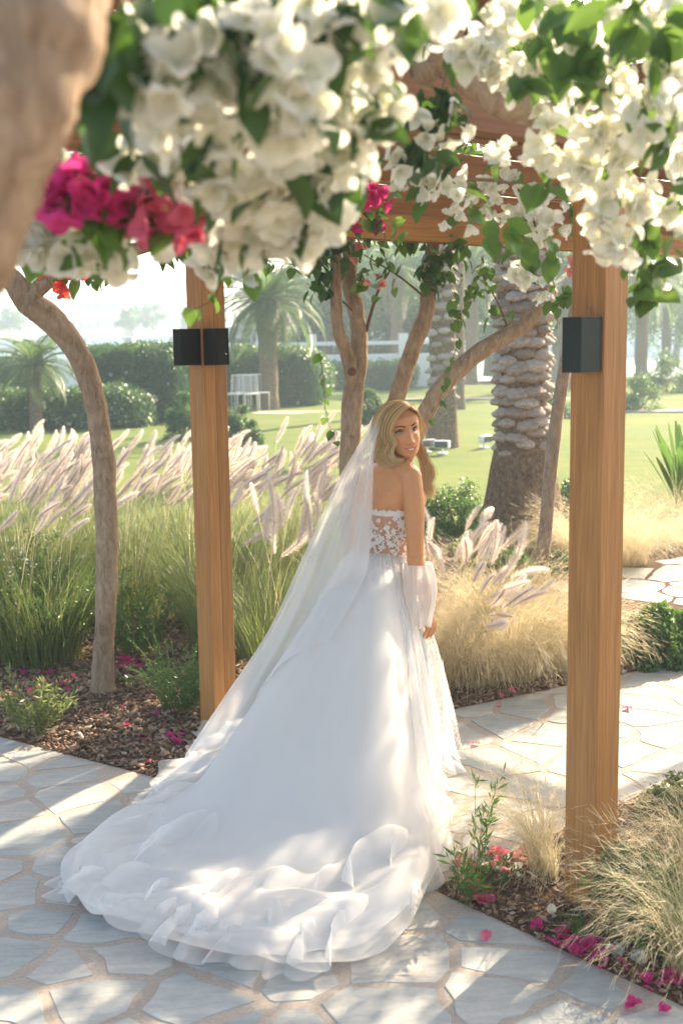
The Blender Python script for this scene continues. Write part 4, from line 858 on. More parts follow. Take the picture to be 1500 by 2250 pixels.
stem(mid, root+[A(828, 1080, 7.05), A(850, 950, 7.08), A(878, 855, 7.1), A(905, 770, 7.1), A(935, 690, 7.1), A(942, 610, 7.1), A(950, 540, 7.1), A(970, 470, 7.1), A(985, 400, 7.1)], [.09, .075, .06, .055, .05, .048, .05, .042, .038, .034, .03], 'bark', 8, 15, 'trunk', .06)
stem(mid, root+[A(860, 1080, 6.9), A(915, 950, 6.85), A(960, 865, 6.8), A(1020, 800, 6.8), (A(1080, 755, 6.8)), A(1150, 715, 6.8), A(1185, 672, 6.8)], [.08, .07, .058, .052, .05, .05, .048, .045, .036], 'bark', 8, 15, 'trunk', .06)
MB().tube([A(773, 817, 6.83)-mb0, A(773, 817, 6.90)-mb0], .026, 12).build('knot', M['twig'], mid, True)
for pts, r in [([A(800, 740, 7.0), A(830, 640, 7.0), A(860, 590, 7.0)], .012), ([A(940, 660, 7.1), A(880, 610, 7.0), A(800, 560, 7.0)], .008), ([A(950, 600, 7.1), A(1010, 520, 7.0), A(1060, 470, 7.0)], .014), ([A(1120, 735, 6.8), A(1090, 660, 6.8), A(1060, 610, 6.8)], .007), ([A(790, 700, 7), A(700, 610, 6.9), A(640, 580, 6.8), A(560, 570, 6.7)], .006), ([A(745, 620, 6.9), A(690, 560, 6.9), A(665, 500, 6.9)], .008), ([A(900, 560, 7), A(870, 500, 7), A(820, 460, 7)], .008)]: stem(mid, pts, [r, r*.45], 'twig', 6, 6)
for a in [(722, 545, 6.9, 52, 55, 64, 'leaf_dark'), (700, 625, 6.9, 26, 40, 18, 'leaf_dark'), (955, 585, 7.0, 40, 52, 44, 'leaf_dark'), (770, 500, 6.9, 40, 30, 18, 'leaf_dark'), (850, 540, 6.9, 60, 50, 30, 'leaf'), (830, 620, 6.9, 40, 45, 14, 'leaf'), (900, 500, 6.9, 70, 30, 22, 'leaf'), (1000, 560, 6.8, 40, 40, 12, 'leaf'), (1040, 610, 6.7, 55, 45, 18, 'leaf'), (1090, 690, 6.6, 30, 30, 6, 'leaf'), (640, 580, 6.8, 60, 18, 18, 'leaf'), (1000, 680, 6.7, 14, 40, 7, 'leaf'), (800, 480, 6.6, 60, 30, 14, 'leaf_dark')]: leaves_at(mid, *a[:6], lk=a[6], lsize=1.3)
sprig(mid, [A(702, 775, 6.5), A(712, 850, 6.5), A(716, 910, 6.5), A(742, 985, 6.5)], 9, .9); sprig(mid, [A(1062, 560, 6.6), A(1045, 620, 6.6), A(1010, 700, 6.6), A(1000, 770, 6.6)], 9, .95); sprig(mid, [A(1000, 770, 6.6), A(975, 850, 6.6), A(945, 930, 6.6)], 9, .85); sprig(mid, [A(1215, 620, 6.4), A(1225, 680, 6.4), A(1222, 725, 6.4)], 5, .9)
cluster(mid, 'pink', 820, 435, 4.6, 45, 22, 13, 4); cluster(mid, 'pink', 800, 490, 4.7, 26, 12, 4, 2); cluster(mid, 'pink', 765, 415, 4.6, 25, 10, 4, 1); cluster(mid, 'pink', 668, 432, 4.6, 10, 8, 2, 1)
cluster(mid, 'palepink', 818, 622, 6.9, 24, 16, 5, 0); cluster(mid, 'palepink', 790, 555, 6.9, 20, 20, 3, 0)
leaves_at(mid, 800, 480, 4.7, 60, 25, 12, 'leaf_dark', .9); leaves_at(mid, 860, 500, 4.8, 60, 25, 6, 'leaf', .9)
stem(mid, [A(775, 470, 6.9), A(790, 440, 5.6), A(820, 430, 4.7), A(850, 440, 4.6)], [.01, .004], 'twig')
# --- white bougainvillea over the right-hand part of the pergola
rb = C1+D2*.9+D1*.9; right = empty('white_bougainvillea', tuple(A(1100, 215, 3.1)), 'white bougainvillea draped over the pergola beams beside the lamp post', 'bougainvillea', 'white bougainvilleas')
stem(right, [A(925, 170, 3.0), A(960, 110, 2.95), A(985, 40, 2.9), A(990, -80, 2.9)], [.035, .04, .045, .05], 'bark', 6, 12, 'limb', .08)
stem(right, [A(960, 120, 2.98), A(1060, 190, 3.0), A(1130, 225, 3.0), A(1260, 250, 3.05), A(1400, 250, 3.1), A(1560, 200, 3.1)], [.04, .045, .045, .04, .035, .03], 'bark', 6, 12, 'limb', .08)
for a in [(1050, 110, 2.5, 65, 50, 15, 2), (1130, 120, 2.5, 65, 50, 13, 3), (1190, 190, 2.5, 65, 40, 14, 2), (1010, 15, 2.2, 60, 20, 6, 2), (940, 60, 2.6, 40, 40, 6, 2), (1290, 80, 2.3, 70, 55, 11, 4), (1390, 170, 2.3, 75, 75, 17, 4), (1460, 60, 2.2, 50, 50, 9, 4), (1240, 310, 2.5, 80, 40, 19, 2), (1345, 310, 2.4, 70, 60, 20, 2), (1375, 400, 2.4, 55, 60, 17, 2), (1350, 480, 2.4, 50, 50, 17, 1), (1360, 530, 2.4, 40, 25, 8, 0), (1440, 250, 2.2, 50, 60, 10, 3), (1475, 420, 2.6, 30, 50, 8, 3), (1480, 160, 2.3, 30, 40, 5, 2), (1150, 40, 2.5, 90, 30, 9, 3), (1480, 530, 2.7, 25, 30, 3, 3), (1300, 200, 2.6, 60, 60, 9, 4), (1200, 130, 2.8, 90, 60, 8, 2), (1250, 60, 2.4, 60, 50, 9, 0), (1340, 230, 2.35, 70, 50, 12, 0), (1430, 130, 2.3, 60, 60, 10, 0), (1470, 330, 2.4, 30, 40, 7, 0), (1290, 370, 2.45, 40, 30, 8, 0), (1380, 60, 2.3, 60, 40, 9, 0)]: cluster(right, 'white', *a[:6], leaves=a[6], size=1.0)
inner = empty('white_bougainvillea', tuple(A(1080, 390, 3.3)), 'white bougainvillea sprays hanging below the inner beams', 'bougainvillea', 'white bougainvilleas')
stem(inner, [A(880, 350, 3.2), A(1000, 390, 3.25), A(1130, 410, 3.5), A(1180, 520, 3.55), A(1165, 620, 3.6)], [.007, .002], 'twig', 6, 5)
for a in [(905, 405, 3.2, 50, 28, 11, 2), (985, 425, 3.2, 60, 22, 9, 2), (1095, 350, 3.0, 20, 15, 3, 2), (1130, 430, 3.6, 75, 45, 17, 3), (1185, 470, 3.6, 50, 45, 11, 3), (1200, 510, 3.5, 40, 40, 7, 2), (1158, 590, 3.6, 36, 36, 7, 3), (1170, 640, 3.6, 26, 20, 5, 0), (1060, 400, 3.6, 60, 25, 7, 2), (1010, 480, 3.4, 40, 25, 4, 2)]: cluster(inner, 'white', *a[:6], leaves=a[6], size=.95)
for (x, y) in [(872, 210), (884, 245), (905, 242), (862, 250), (935, 290), (1015, 236), (1046, 284), (975, 312), (990, 306), (938, 296), (868, 372), (845, 300), (1092, 352), (860, 330)]: cluster(right, 'white', x, y, 2.7, 7, 7, 1, size=1.1)
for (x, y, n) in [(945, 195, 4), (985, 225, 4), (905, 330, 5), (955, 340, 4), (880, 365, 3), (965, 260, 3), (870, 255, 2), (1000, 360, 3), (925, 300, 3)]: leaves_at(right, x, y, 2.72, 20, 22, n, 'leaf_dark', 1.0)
sprig(right, [A(985, 130, 2.75), A(965, 220, 2.72), A(930, 300, 2.7), A(890, 360, 2.7)], 6, 1.0, 'leaf_dark'); sprig(right, [A(965, 260, 2.72), A(1000, 245, 2.7), A(1040, 280, 2.7)], 2, .8, 'leaf_dark')
for a in [(1200, 40, 2.2, 60, 60, 12), (1270, 130, 2.2, 50, 60, 9), (1170, 150, 2.3, 40, 40, 6), (1450, 90, 2.1, 50, 70, 11), (1380, 20, 2.0, 60, 30, 9), (1330, 160, 2.3, 40, 60, 7), (1475, 290, 2.2, 30, 40, 5), (1210, 390, 2.8, 50, 30, 9), (1040, 440, 3.0, 30, 25, 4), (1090, 515, 3.1, 40, 25, 6), (1185, 545, 3.2, 35, 30, 7), (1420, 520, 2.7, 30, 60, 12), (1440, 600, 2.8, 45, 45, 16), (1415, 640, 2.9, 15, 25, 9), (1250, 270, 2.7, 40, 40, 6), (1230, 640, 4.5, 25, 40, 8), (1265, 500, 4.4, 20, 60, 10), (1140, 520, 4.4, 70, 40, 12)]: leaves_at(right, *a, lk='leaf')
for (x, y, Y) in [(1262, 578, 4.6), (1262, 590, 4.6), (1245, 602, 4.6), (1215, 490, 4.6), (1240, 470, 4.6)]: cluster(right, 'palepink', x, y, Y, 8, 6, 1)
# canopy lying on the rafters, with an unseen stretch added to shade the train: leaves and bracts past counting
gc = np.random.default_rng(6); n = 16000; q = np.c_[gc.uniform(-1.9, 5.2, n), gc.uniform(-.4, o2[1]+.6, n), np.zeros(n)]; lump = np.sin(q[:, 0]*2.3+1)*np.sin(q[:, 1]*2.9)+gc.normal(0, .5, n)
q = q[lump > -.75]; W_ = C1+np.outer(q[:, 0], D2)+np.outer(q[:, 1], D1); W_[:, 2] = TOP+.33+gc.uniform(0, .42, len(q)); v, f, r = leafcloud(W_-np.array(right.location), .06, gc, [0, 0, 1], .5, .75); stuffmesh('foliage', [(v, f, r)], M['leaf'], right)
n = 6000; q = np.c_[gc.uniform(-1.9, 5.2, n), gc.uniform(-.4, o2[1]+.6, n)]; W_ = C1+np.outer(q[:, 0], D2)+np.outer(q[:, 1], D1); W_[:, 2] = TOP+.36+gc.uniform(0, .45, n); v, f, r = leafcloud(W_-np.array(right.location), .045, gc, None, 0, .85); stuffmesh('blossom', [(v, f, r)], M['white_small'], right)
# ------------------------------------------------------------------ fallen bracts
gfb = np.random.default_rng(15); BR = {}
for c in ('white', 'pink', 'coral', 'palepink'):
    BR[c] = []
    for k in range(3):
        V, F, UV = make_flower(gfb, gfb.uniform(1.0, 1.4), 1 if k else 3); V = V-[0, 0, V[:, 2].min()]; BR[c].append(mesh_data('bract', V, F, M[c], True, uv=UV))
def fallen(x, y, rx, ry, n, kind, label, group, size=1.0):
    for i in range(n):
        a = gfb.uniform(0, 6.28); q = gfb.uniform(0, 1)**.6; p = G(x+rx*q*math.cos(a), y+ry*q*math.sin(a)); o = obj('fallen_bract', BR[kind][int(gfb.integers(3))], None, (p[0], p[1], .004+(.012*gfb.uniform() if n > 12 else 0)))
        o.rotation_euler = (gfb.normal(0, .4), gfb.normal(0, .4), gfb.uniform(0, 6.28)); s = size*gfb.uniform(.7, 1.1); o.scale = (s, s, s); tag(o, label, 'petal', group)
GF = [(1070, 1900, 70, 28, 20, 'coral', 'rose bract fallen in the drift beside the narrow-leaved weed', 'rose bracts by the weed'), (1050, 1960, 40, 30, 12, 'coral', 'rose bract fallen in the drift beside the narrow-leaved weed', 'rose bracts by the weed'), (1130, 1895, 60, 26, 14, 'palepink', 'pale pink bract fallen near the lamp post foot', 'pale pink bracts by the post'), (1120, 1920, 70, 30, 9, 'white', 'white bract fallen near the lamp post foot', 'white bracts by the post'),
      (1265, 2075, 60, 28, 22, 'pink', 'magenta bract fallen below the needle-leaved bush', 'magenta bracts below the bush'), (1310, 2105, 40, 18, 10, 'pink', 'magenta bract fallen below the needle-leaved bush', 'magenta bracts below the bush'), (1380, 2100, 40, 20, 6, 'white', 'white bract fallen below the feathery grass', 'white bracts below the grass'), (1440, 2165, 60, 22, 14, 'pink', 'magenta bract fallen at the low corner of the bed', 'magenta bracts at the bed corner'), (1375, 2125, 10, 8, 3, 'coral', 'coral bract lying among magenta ones', 'coral bracts among magenta ones'), (1170, 2040, 14, 12, 3, 'pink', 'magenta bract alone on the mulch before the post', 'magenta bracts before the post'), (1205, 2010, 16, 5, 2, 'white', 'white bract alone on the mulch before the post', 'white bracts before the post'),
      (285, 1465, 40, 16, 20, 'pink', 'magenta bract fallen right of the curved trunk', 'magenta bracts by the curved trunk'), (90, 1500, 90, 30, 14, 'pink', 'magenta bract fallen in the shade left of the curved trunk', 'magenta bracts left of the trunk'), (300, 1560, 90, 70, 9, 'pink', 'magenta bract scattered on the mulch before the curved trunk', 'scattered magenta bracts'), (390, 1625, 30, 10, 6, 'pink', 'magenta bract at the foot of the twin-lamp post', 'magenta bracts by the twin-lamp post'), (1150, 1530, 60, 14, 3, 'coral', 'rose bract at the mulch edge below the feather grass', 'rose bracts below the feather grass')]
for a in GF: fallen(*a)
for x, y, k, l in [(332, 1678, 'pink', 'single magenta bract on the mulch near the flagstone edge'), (472, 2100, 'coral', 'crimson bract on the flagstones just before the train'), (183, 1987, 'coral', 'crimson bract tucked under the tip of the train'), (1068, 2072, 'coral', 'single rose bract on the flagstones before the bed edge'), (1097, 1557, 'coral', 'rose bract on the sunlit path by the feather grass'), (1036, 1636, 'coral', 'red bract on the sunlit path beside the lace skirt'), (1390, 2215, 'pink', 'magenta bract on the flagstones left of its pair'), (1455, 2225, 'pink', 'magenta bract on the flagstones right of its pair'), (1318, 2133, 'pink', 'magenta bract on the very edge of the bed'), (1378, 1560, 'coral', 'small rose bract on the path behind the lamp post')]: fallen(x, y, 0, 0, 1, k, l, None, 1.05)
# ------------------------------------------------------------------ the bride
gB = np.random.default_rng(99)
FB = np.array([.766, .643, 0]); RB = np.array([.643, -.766, 0])          # where her body faces, and her right
waist = A(838, 1215, 5.32); base = np.array([waist[0], waist[1], 0.0])
bride = empty('person', tuple(base), 'bride in white strapless gown and long veil looking back over her shoulder', 'person')
def bl(p): return np.asarray(p)-base
t = NT('skin'); at = t.new('ShaderNodeAttribute', attribute_name='tint'); n = t.noise(t.coords(), 30, 4, .6)
c = t.mix(at.outputs['Color'], t.ramp(n, [(.3, (.93, .92, .91)), (.7, (1.05, 1.04, 1.03))]), 1.0, 'MULTIPLY'); t.set(c, .46, .4)
t.b.inputs['Subsurface Weight'].default_value = .22; t.b.inputs['Subsurface Radius'].default_value = (.012, .005, .003); t.b.inputs['Subsurface Scale'].default_value = 1.0; M['skin'] = t.m
def fabric(name, col, trans, tf, alpha=None, weave=900):
    t = NT(name); v = t.coords(); n = t.noise(v, 3.5, 4); c = t.mix(col, tuple(x*.96 for x in col), n); t.set(c, .75, .15)
    if 'Sheen Weight' in t.b.inputs: t.b.inputs['Sheen Weight'].default_value = .15
    w = t.noise(v, weave, 2, .6); t.bump(w, .12, .001); mx = t.translucent(trans, tf)
    if alpha is not None:
        tr = t.new('ShaderNodeBsdfTransparent'); m2 = t.new('ShaderNodeMixShader')
        if isinstance(alpha, float):
            # tulle closes up where it is seen at a slant
            lw = t.new('ShaderNodeLayerWeight'); lw.inputs[0].default_value = .35
            a = t.math('MINIMUM', t.math('ADD', alpha, t.math('MULTIPLY', lw.outputs['Facing'], .45)), .97)
        else: a = alpha(t)
        t.link(a, m2.inputs[0]); t.link(tr.outputs[0], m2.inputs[1]); t.link(mx.outputs[0], m2.inputs[2]); t.link(m2.outputs[0], t.out.inputs[0])
    return t.m
M['satin'] = fabric('white_organza', (.86, .85, .83), (.9, .88, .86), .30)
M['tulle'] = fabric('tulle', (.88, .875, .865), (.95, .93, .92), .45, .42)
M['sleeve'] = fabric('sleeve_tulle', (.88, .87, .86), (.95, .93, .92), .45, .68)
M['veil'] = fabric('veil_tulle', (.89, .885, .88), (.97, .96, .95), .5, .38)
def lace_alpha(t):
    v = t.coords(); w = t.voro(v, 55, 'DISTANCE_TO_EDGE'); n = t.noise(v, 45, 3, .6); a = t.math('LESS_THAN', w, .10); b = t.math('GREATER_THAN', n, .53)
    return t.math('ADD', .38, t.math('MULTIPLY', t.math('MAXIMUM', a, b), .55))
M['lace'] = fabric('lace', (.85, .82, .78), (.95, .9, .85), .4, lace_alpha)
M['applique'] = fabric('lace_applique', (.86, .85, .83), (.95, .93, .9), .25)
# --- body: closed pieces that are fused into one continuous surface
SEC = [(1330, 846, 5.32, .165, .125), (1270, 842, 5.32, .150, .115), (1215, 838, 5.32, .120, .090), (1170, 843, 5.32, .128, .094), (1130, 850, 5.31, .138, .100), (1095, 853, 5.30, .136, .100), (1065, 856, 5.30, .146, .086), (1042, 857, 5.30, .142, .068), (1026, 859, 5.30, .100, .056), (1014, 862, 5.30, .066, .052)]
SEC = [(A(x, y, Y), w, d) for y, x, Y, w, d in SEC]
sz = np.array([s[0][2] for s in SEC]); scx = np.array([s[0][0] for s in SEC]); scy = np.array([s[0][1] for s in SEC]); sw = np.array([s[1] for s in SEC]); sd_ = np.array([s[2] for s in SEC])
def torso(z, a, off=0.0):                # a = 0 at her right, pi/2 at her front
    z = np.asarray(z); c = np.stack([np.interp(z, sz, scx), np.interp(z, sz, scy), z], -1); w = np.interp(z, sz, sw)+off; d = np.interp(z, sz, sd_)+off
    ca, sa = np.cos(a), np.sin(a); p = 2/2.3; x = np.sign(ca)*np.abs(ca)**p*w; y = np.sign(sa)*np.abs(sa)**p*d
    groove = np.where(sa < 0, .012*np.exp(-(ca/.16)**2), 0)*np.clip((z-sz[2]+.1)/.2, 0, 1)*np.clip((sz[-2]-z)/.1, 0, 1)   # spine
    return c+RB*x[..., None]+FB*(y+groove)[..., None]
PC = MB()
zz = np.linspace(sz[0], sz[-1], 40); aa = np.linspace(0, 2*PI, 64, endpoint=False); Zt, At = np.meshgrid(zz, aa, indexing='ij'); V = torso(Zt, At).reshape(-1, 3)
PC.add(bl(V), [tuple(f) for f in grid_faces(40, 64, True).tolist()]+[tuple(range(64))[::-1], tuple(39*64+j for j in range(64))])
def capsule(P, r, m=6, n=14):            # tapered limb with rounded ends
    P = catmull(P, m); r = np.interp(np.linspace(0, 1, len(P)), np.linspace(0, 1, len(r)), r); T = unit(np.gradient(P, axis=0)); h = [.0, .45, .78, .95]; a0 = [P[0]-T[0]*r[0]*math.sqrt(1-k*k) for k in h]; a1 = [P[-1]+T[-1]*r[-1]*math.sqrt(1-k*k) for k in h[::-1]]
    PP_ = np.vstack([a0, P, a1]); rr = np.concatenate([[max(k, .05)*r[0] for k in h], r, [max(k, .05)*r[-1] for k in h[::-1]]]); V, F = tube(PP_, rr, n, True); PC.add(V, F)
def ell(c, R, axes=None, n=16):
    u = np.linspace(.02, PI-.02, n); v = np.linspace(0, 2*PI, 2*n, endpoint=False); U, Vv = np.meshgrid(u, v, indexing='ij'); q = np.stack([np.sin(U)*np.cos(Vv), np.sin(U)*np.sin(Vv), np.cos(U)], -1).reshape(-1, 3)*np.array(R)
    if axes is not None: q = q @ np.array(axes)
    k = 2*n; PC.add(q+c, [tuple(f[::-1]) for f in grid_faces(n, k, True).tolist()]+[tuple(range(k)), tuple((n-1)*k+j for j in range(k))[::-1]])
def a_(x, y, Y): return bl(A(x, y, Y))
bx = np.stack([RB, FB, [0, 0, 1]])
for s in (-1, 1): ell(bl(torso(np.array(sz[5]-.005), np.array(PI/2)))+RB*s*.066-FB*.004, (.058, .058, .058), bx)
# shoulders, arms
capsule([a_(864, 1030, 5.30), a_(890, 1034, 5.23), a_(903, 1047, 5.19)], [.045, .047, .047]); capsule([a_(858, 1034, 5.31), a_(826, 1040, 5.40), a_(812, 1054, 5.43)], [.045, .047, .044])
capsule([a_(902, 1046, 5.19), a_(909, 1105, 5.165), a_(911, 1170, 5.155), a_(912, 1232, 5.16)], [.047, .047, .041, .037]); capsule([a_(912, 1230, 5.16), a_(921, 1270, 5.18), a_(932, 1310, 5.21), a_(940, 1342, 5.23)], [.039, .038, .030, .024])
capsule([a_(811, 1054, 5.44), a_(796, 1110, 5.47), a_(783, 1185, 5.50)], [.044, .042, .037]); capsule([a_(783, 1185, 5.50), a_(800, 1240, 5.60), a_(830, 1290, 5.68)], [.036, .033, .025])
# hand on the skirt
ell(a_(943, 1358, 5.235), (.024, .030, .036), None)
for (x0, y0, x1, y1, x2, y2, Y) in [(934, 1362, 926, 1374, 915, 1390, 5.205), (942, 1368, 938, 1384, 929, 1400, 5.215), (947, 1369, 945, 1387, 937, 1401, 5.235), (951, 1368, 951, 1385, 945, 1398, 5.255), (953, 1364, 955, 1379, 951, 1390, 5.272)]:
    capsule([a_(x0, y0, Y), a_(x1, y1, Y-.004), a_(x2, y2, Y+.004)], [.0105, .0088, .0072], 4, 10)
capsule([a_(862, 1022, 5.30), a_(868, 1000, 5.295), a_(874, 975, 5.29)], [.056, .050, .052])
# --- head
HS = 1.08; Fh = unit(np.array([.36, -.93, -.02])); Uh = np.array([-.15, -.03, .98]); Uh = unit(Uh-Fh*np.dot(Uh, Fh)); Rh = np.cross(Uh, Fh); Rh = -Rh if Rh[0] < 0 else Rh
H0 = bl(A(897, 947, 5.205))-Fh*.082*HS
def hd(p): p = np.asarray(p, float)*HS; return H0+p[..., 0:1]*Rh+p[..., 1:2]*Fh+p[..., 2:3]*Uh
HT = np.array([(-.120, .010, .070, -.055), (-.114, .027, .080, -.035), (-.098, .045, .086, -.005), (-.078, .056, .0865, .040), (-.05, .064, .0855, .072), (-.015, .066, .086, .088), (0, .068, .085, .094), (.03, .072, .0885, .099), (.055, .072, .084, .100), (.08, .061, .067, .085), (.098, .042, .043, .058), (.106, .022, .022, .03), (.108, .004, .004, .005)])
zz = np.concatenate([np.linspace(-.120, -.1, 6), np.linspace(-.097, .07, 70), np.linspace(.074, .108, 14)]); na = 120; aa = np.linspace(-PI, PI, na, endpoint=False)
Zt, At = np.meshgrid(zz, aa, indexing='ij'); wx = np.interp(Zt, HT[:, 0], HT[:, 1]); yf = np.interp(Zt, HT[:, 0], HT[:, 2]); yb = np.interp(Zt, HT[:, 0], HT[:, 3])
wx = wx*1.05; X = wx*np.sign(np.sin(At))*np.abs(np.sin(At))**.92; c_ = np.cos(At); Yh = np.where(c_ > 0, yf*np.abs(c_)**.8, -np.abs(yb)*np.abs(c_)**.9*np.where(yb > 0, 1, -1))
def gs2(x0, z0, sx, sz2): return np.exp(-((X-x0)/sx)**2-((Zt-z0)/sz2)**2)
fr = np.clip(c_*1.6, 0, 1); nz = np.clip((.012-Zt)/.058, 0, 1); nose = np.where(Zt > -.052, .004+.0135*nz**1.2, .0175*np.exp(-((Zt+.052)/.005)**2))*np.exp(-(X/(.0075+.006*nz))**2)*np.clip((.03-Zt)/.02, 0, 1)
dsp = nose+.006*(gs2(-.013, -.047, .008, .008)+gs2(.013, -.047, .008, .008))-.0125*(gs2(-.032, .0, .017, .011)+gs2(.032, .0, .017, .011))+.0035*(gs2(-.03, .02, .022, .008)+gs2(.03, .02, .022, .008))+.006*(gs2(-.043, -.036, .020, .018)+gs2(.043, -.036, .020, .018))
Zt0 = Zt; Zt = Zt0-10*X**2; dsp += .0065*gs2(0, -.0695, .023, .006)+.0072*gs2(0, -.0825, .020, .0065)-.006*gs2(0, -.0755, .026, .0028); Zt = Zt0; dsp += -.003*gs2(0, -.092, .022, .005)+.006*gs2(0, -.106, .018, .011)
Yh = Yh+dsp*fr; V = hd(np.stack([X, Yh, Zt], -1).reshape(-1, 3)); PC.add(V, [tuple(f[::-1]) for f in grid_faces(len(zz), na, True).tolist()]+[tuple(range(na)), tuple((len(zz)-1)*na+j for j in range(na))[::-1]])
for s in (-1, 1): ell(hd((s*.070, -.008, -.018)), (.008, .016, .027), np.stack([Rh, Fh, Uh]), 10)
raw = mesh_data('body_raw', np.concatenate(PC.V), PC.F, None); ro = obj('body_raw', raw)
md = ro.modifiers.new('fuse', 'REMESH'); md.mode = 'VOXEL'; md.voxel_size = .0026; md.use_smooth_shade = True
sm = ro.modifiers.new('smooth', 'CORRECTIVE_SMOOTH' if False else 'SMOOTH'); sm.factor = .5; sm.iterations = 3
dg = bpy.context.evaluated_depsgraph_get(); me = bpy.data.meshes.new_from_object(ro.evaluated_get(dg)); bpy.data.objects.remove(ro); bpy.data.meshes.remove(raw); me.name = 'body'
nv = len(me.vertices); co = np.empty(nv*3, dtype=np.float32); me.vertices.foreach_get('co', co); co = co.reshape(-1, 3)
q = (co-H0)/HS; lx, ly, lz = q @ Rh, q @ Fh, q @ Uh
col = np.tile(np.array([.62, .285, .128, 1.0]), (nv, 1)); face = (ly > .03) & (lz > -.125) & (lz < .1) & (np.abs(lx) < .08)
def blend(mask, c):
    global col
    m = np.clip(mask*face, 0, 1)[:, None]; col[:, :3] = col[:, :3]*(1-m)+np.array(c)*m
lzs = lz-10*lx**2; lipw = np.clip(1-np.abs(lx)/.029, 0, 1)
blend(((np.abs(lzs+.0765) < .0130*lipw**.5) & (ly > .066)).astype(float)*.85, (.62, .17, .13))
blend(((np.abs(lzs+.0755) < .0024*lipw**.5) & (ly > .06)).astype(float)*.9, (.16, .03, .03))
for s in (-1, 1):
    blend(np.exp(-((lx-s*.033)/.017)**2-((lz-.007)/.008)**2)*.9, (.12, .055, .035)); blend(np.exp(-((lx-s*.045)/.02)**2-((lz+.036)/.014)**2)*.35, (.66, .25, .15)); blend(np.exp(-((lx-s*.009)/.0035)**2-((lz+.0535)/.0028)**2)*.8, (.18, .07, .04))
a = me.color_attributes.new('tint', 'FLOAT_COLOR', 'POINT'); a.data.foreach_set('color', col.astype(np.float32).ravel()); me.materials.clear(); me.materials.append(M['skin']); me.polygons.foreach_set('use_smooth', np.ones(len(me.polygons), dtype=bool))
body = obj('body', me, bride)
# eyes, lashes, brows, teeth
t = NT('eye'); v = t.coords(); sp_ = t.new('ShaderNodeSeparateXYZ'); t.link(v, sp_.inputs[0]); rr = t.math('SQRT', t.math('ADD', t.math('POWER', sp_.outputs[0], 2.0), t.math('POWER', sp_.outputs[2], 2.0)))
t.set(t.ramp(t.math('MULTIPLY', rr, 100.0), [(0, (.01, .01, .01)), (.22, (.01, .01, .01)), (.26, (.16, .20, .15)), (.56, (.10, .14, .11)), (.66, (.02, .03, .03)), (.72, (.52, .48, .45)), (1, (.40, .34, .30))]), .12, .6); M['eye'] = t.m
M['lash'] = NT('lash').set((.012, .008, .006), .6).m; M['brow'] = NT('brow_hair').set((.10, .05, .025), .7).m; M['teeth'] = NT('teeth').set((.78, .75, .68), .25).m
RH = np.stack([Rh, Fh, Uh], 1); toCam = unit(-(H0+base)+np.array([0, 0, CAMH]))
for s in (-1, 1):
    u = np.linspace(.03, PI-.03, 14); v = np.linspace(0, 2*PI, 24, endpoint=False); U, Vv = np.meshgrid(u, v, indexing='ij'); S_ = np.stack([np.sin(U)*np.cos(Vv), np.cos(U), np.sin(U)*np.sin(Vv)], -1).reshape(-1, 3)*.0122*HS
    # gaze is turned to the camera
    gz = unit(toCam*.8+Fh*.4); gx = unit(np.cross(gz, Uh)); gu = np.cross(gx, gz); o = mobj('eye', S_, grid_faces(14, 24, True), M['eye'], bride); mw = Matrix(np.stack([gx, gz, gu], 1).tolist()); o.location = hd((s*.032, .0625, .0)); o.rotation_mode = 'QUATERNION'; o.rotation_quaternion = mw.to_quaternion()
    k = np.linspace(-1, 1, 11); P = hd(np.stack([s*(.0325+.0165*k), .0735-.004*k**2-.005*np.clip(k, 0, 1), .0055-.0075*k**2+.003*k], 1)); MB().tube(P, .0026*np.sin(PI*np.linspace(.08, .95, 11))**.5, 6).build('eyelash', M['lash'], bride, True)
    P2 = hd(np.stack([s*(.0325+.014*k), .0715-.003*k**2-.004*np.clip(k, 0, 1), -.0070+.0045*k**2+.002*k], 1)); MB().tube(P2, .0013, 5).build('eyelash', M['lash'], bride, True)
    k = np.linspace(0, 1, 9); P = hd(np.stack([s*(.013+.040*k), .0885-.017*k**2.0, .019+.0085*np.sin(k*2.2)-.002*k], 1)); MB().tube(P, .0042*(1-.6*k)*np.clip(k*8+.55, 0, 1), 6).build('eyebrow', M['brow'], bride, True)
k = np.linspace(-1, 1, 13); top = hd(np.stack([.021*k, .0895-.0105*k**2, -.0722+.0052*k**2], 1)); bot = hd(np.stack([.020*k, .0895-.0105*k**2, -.0786+.0092*k**2], 1)); V = np.concatenate([top, bot]); mobj('teeth', V, grid_faces(2, 13), M['teeth'], bride)
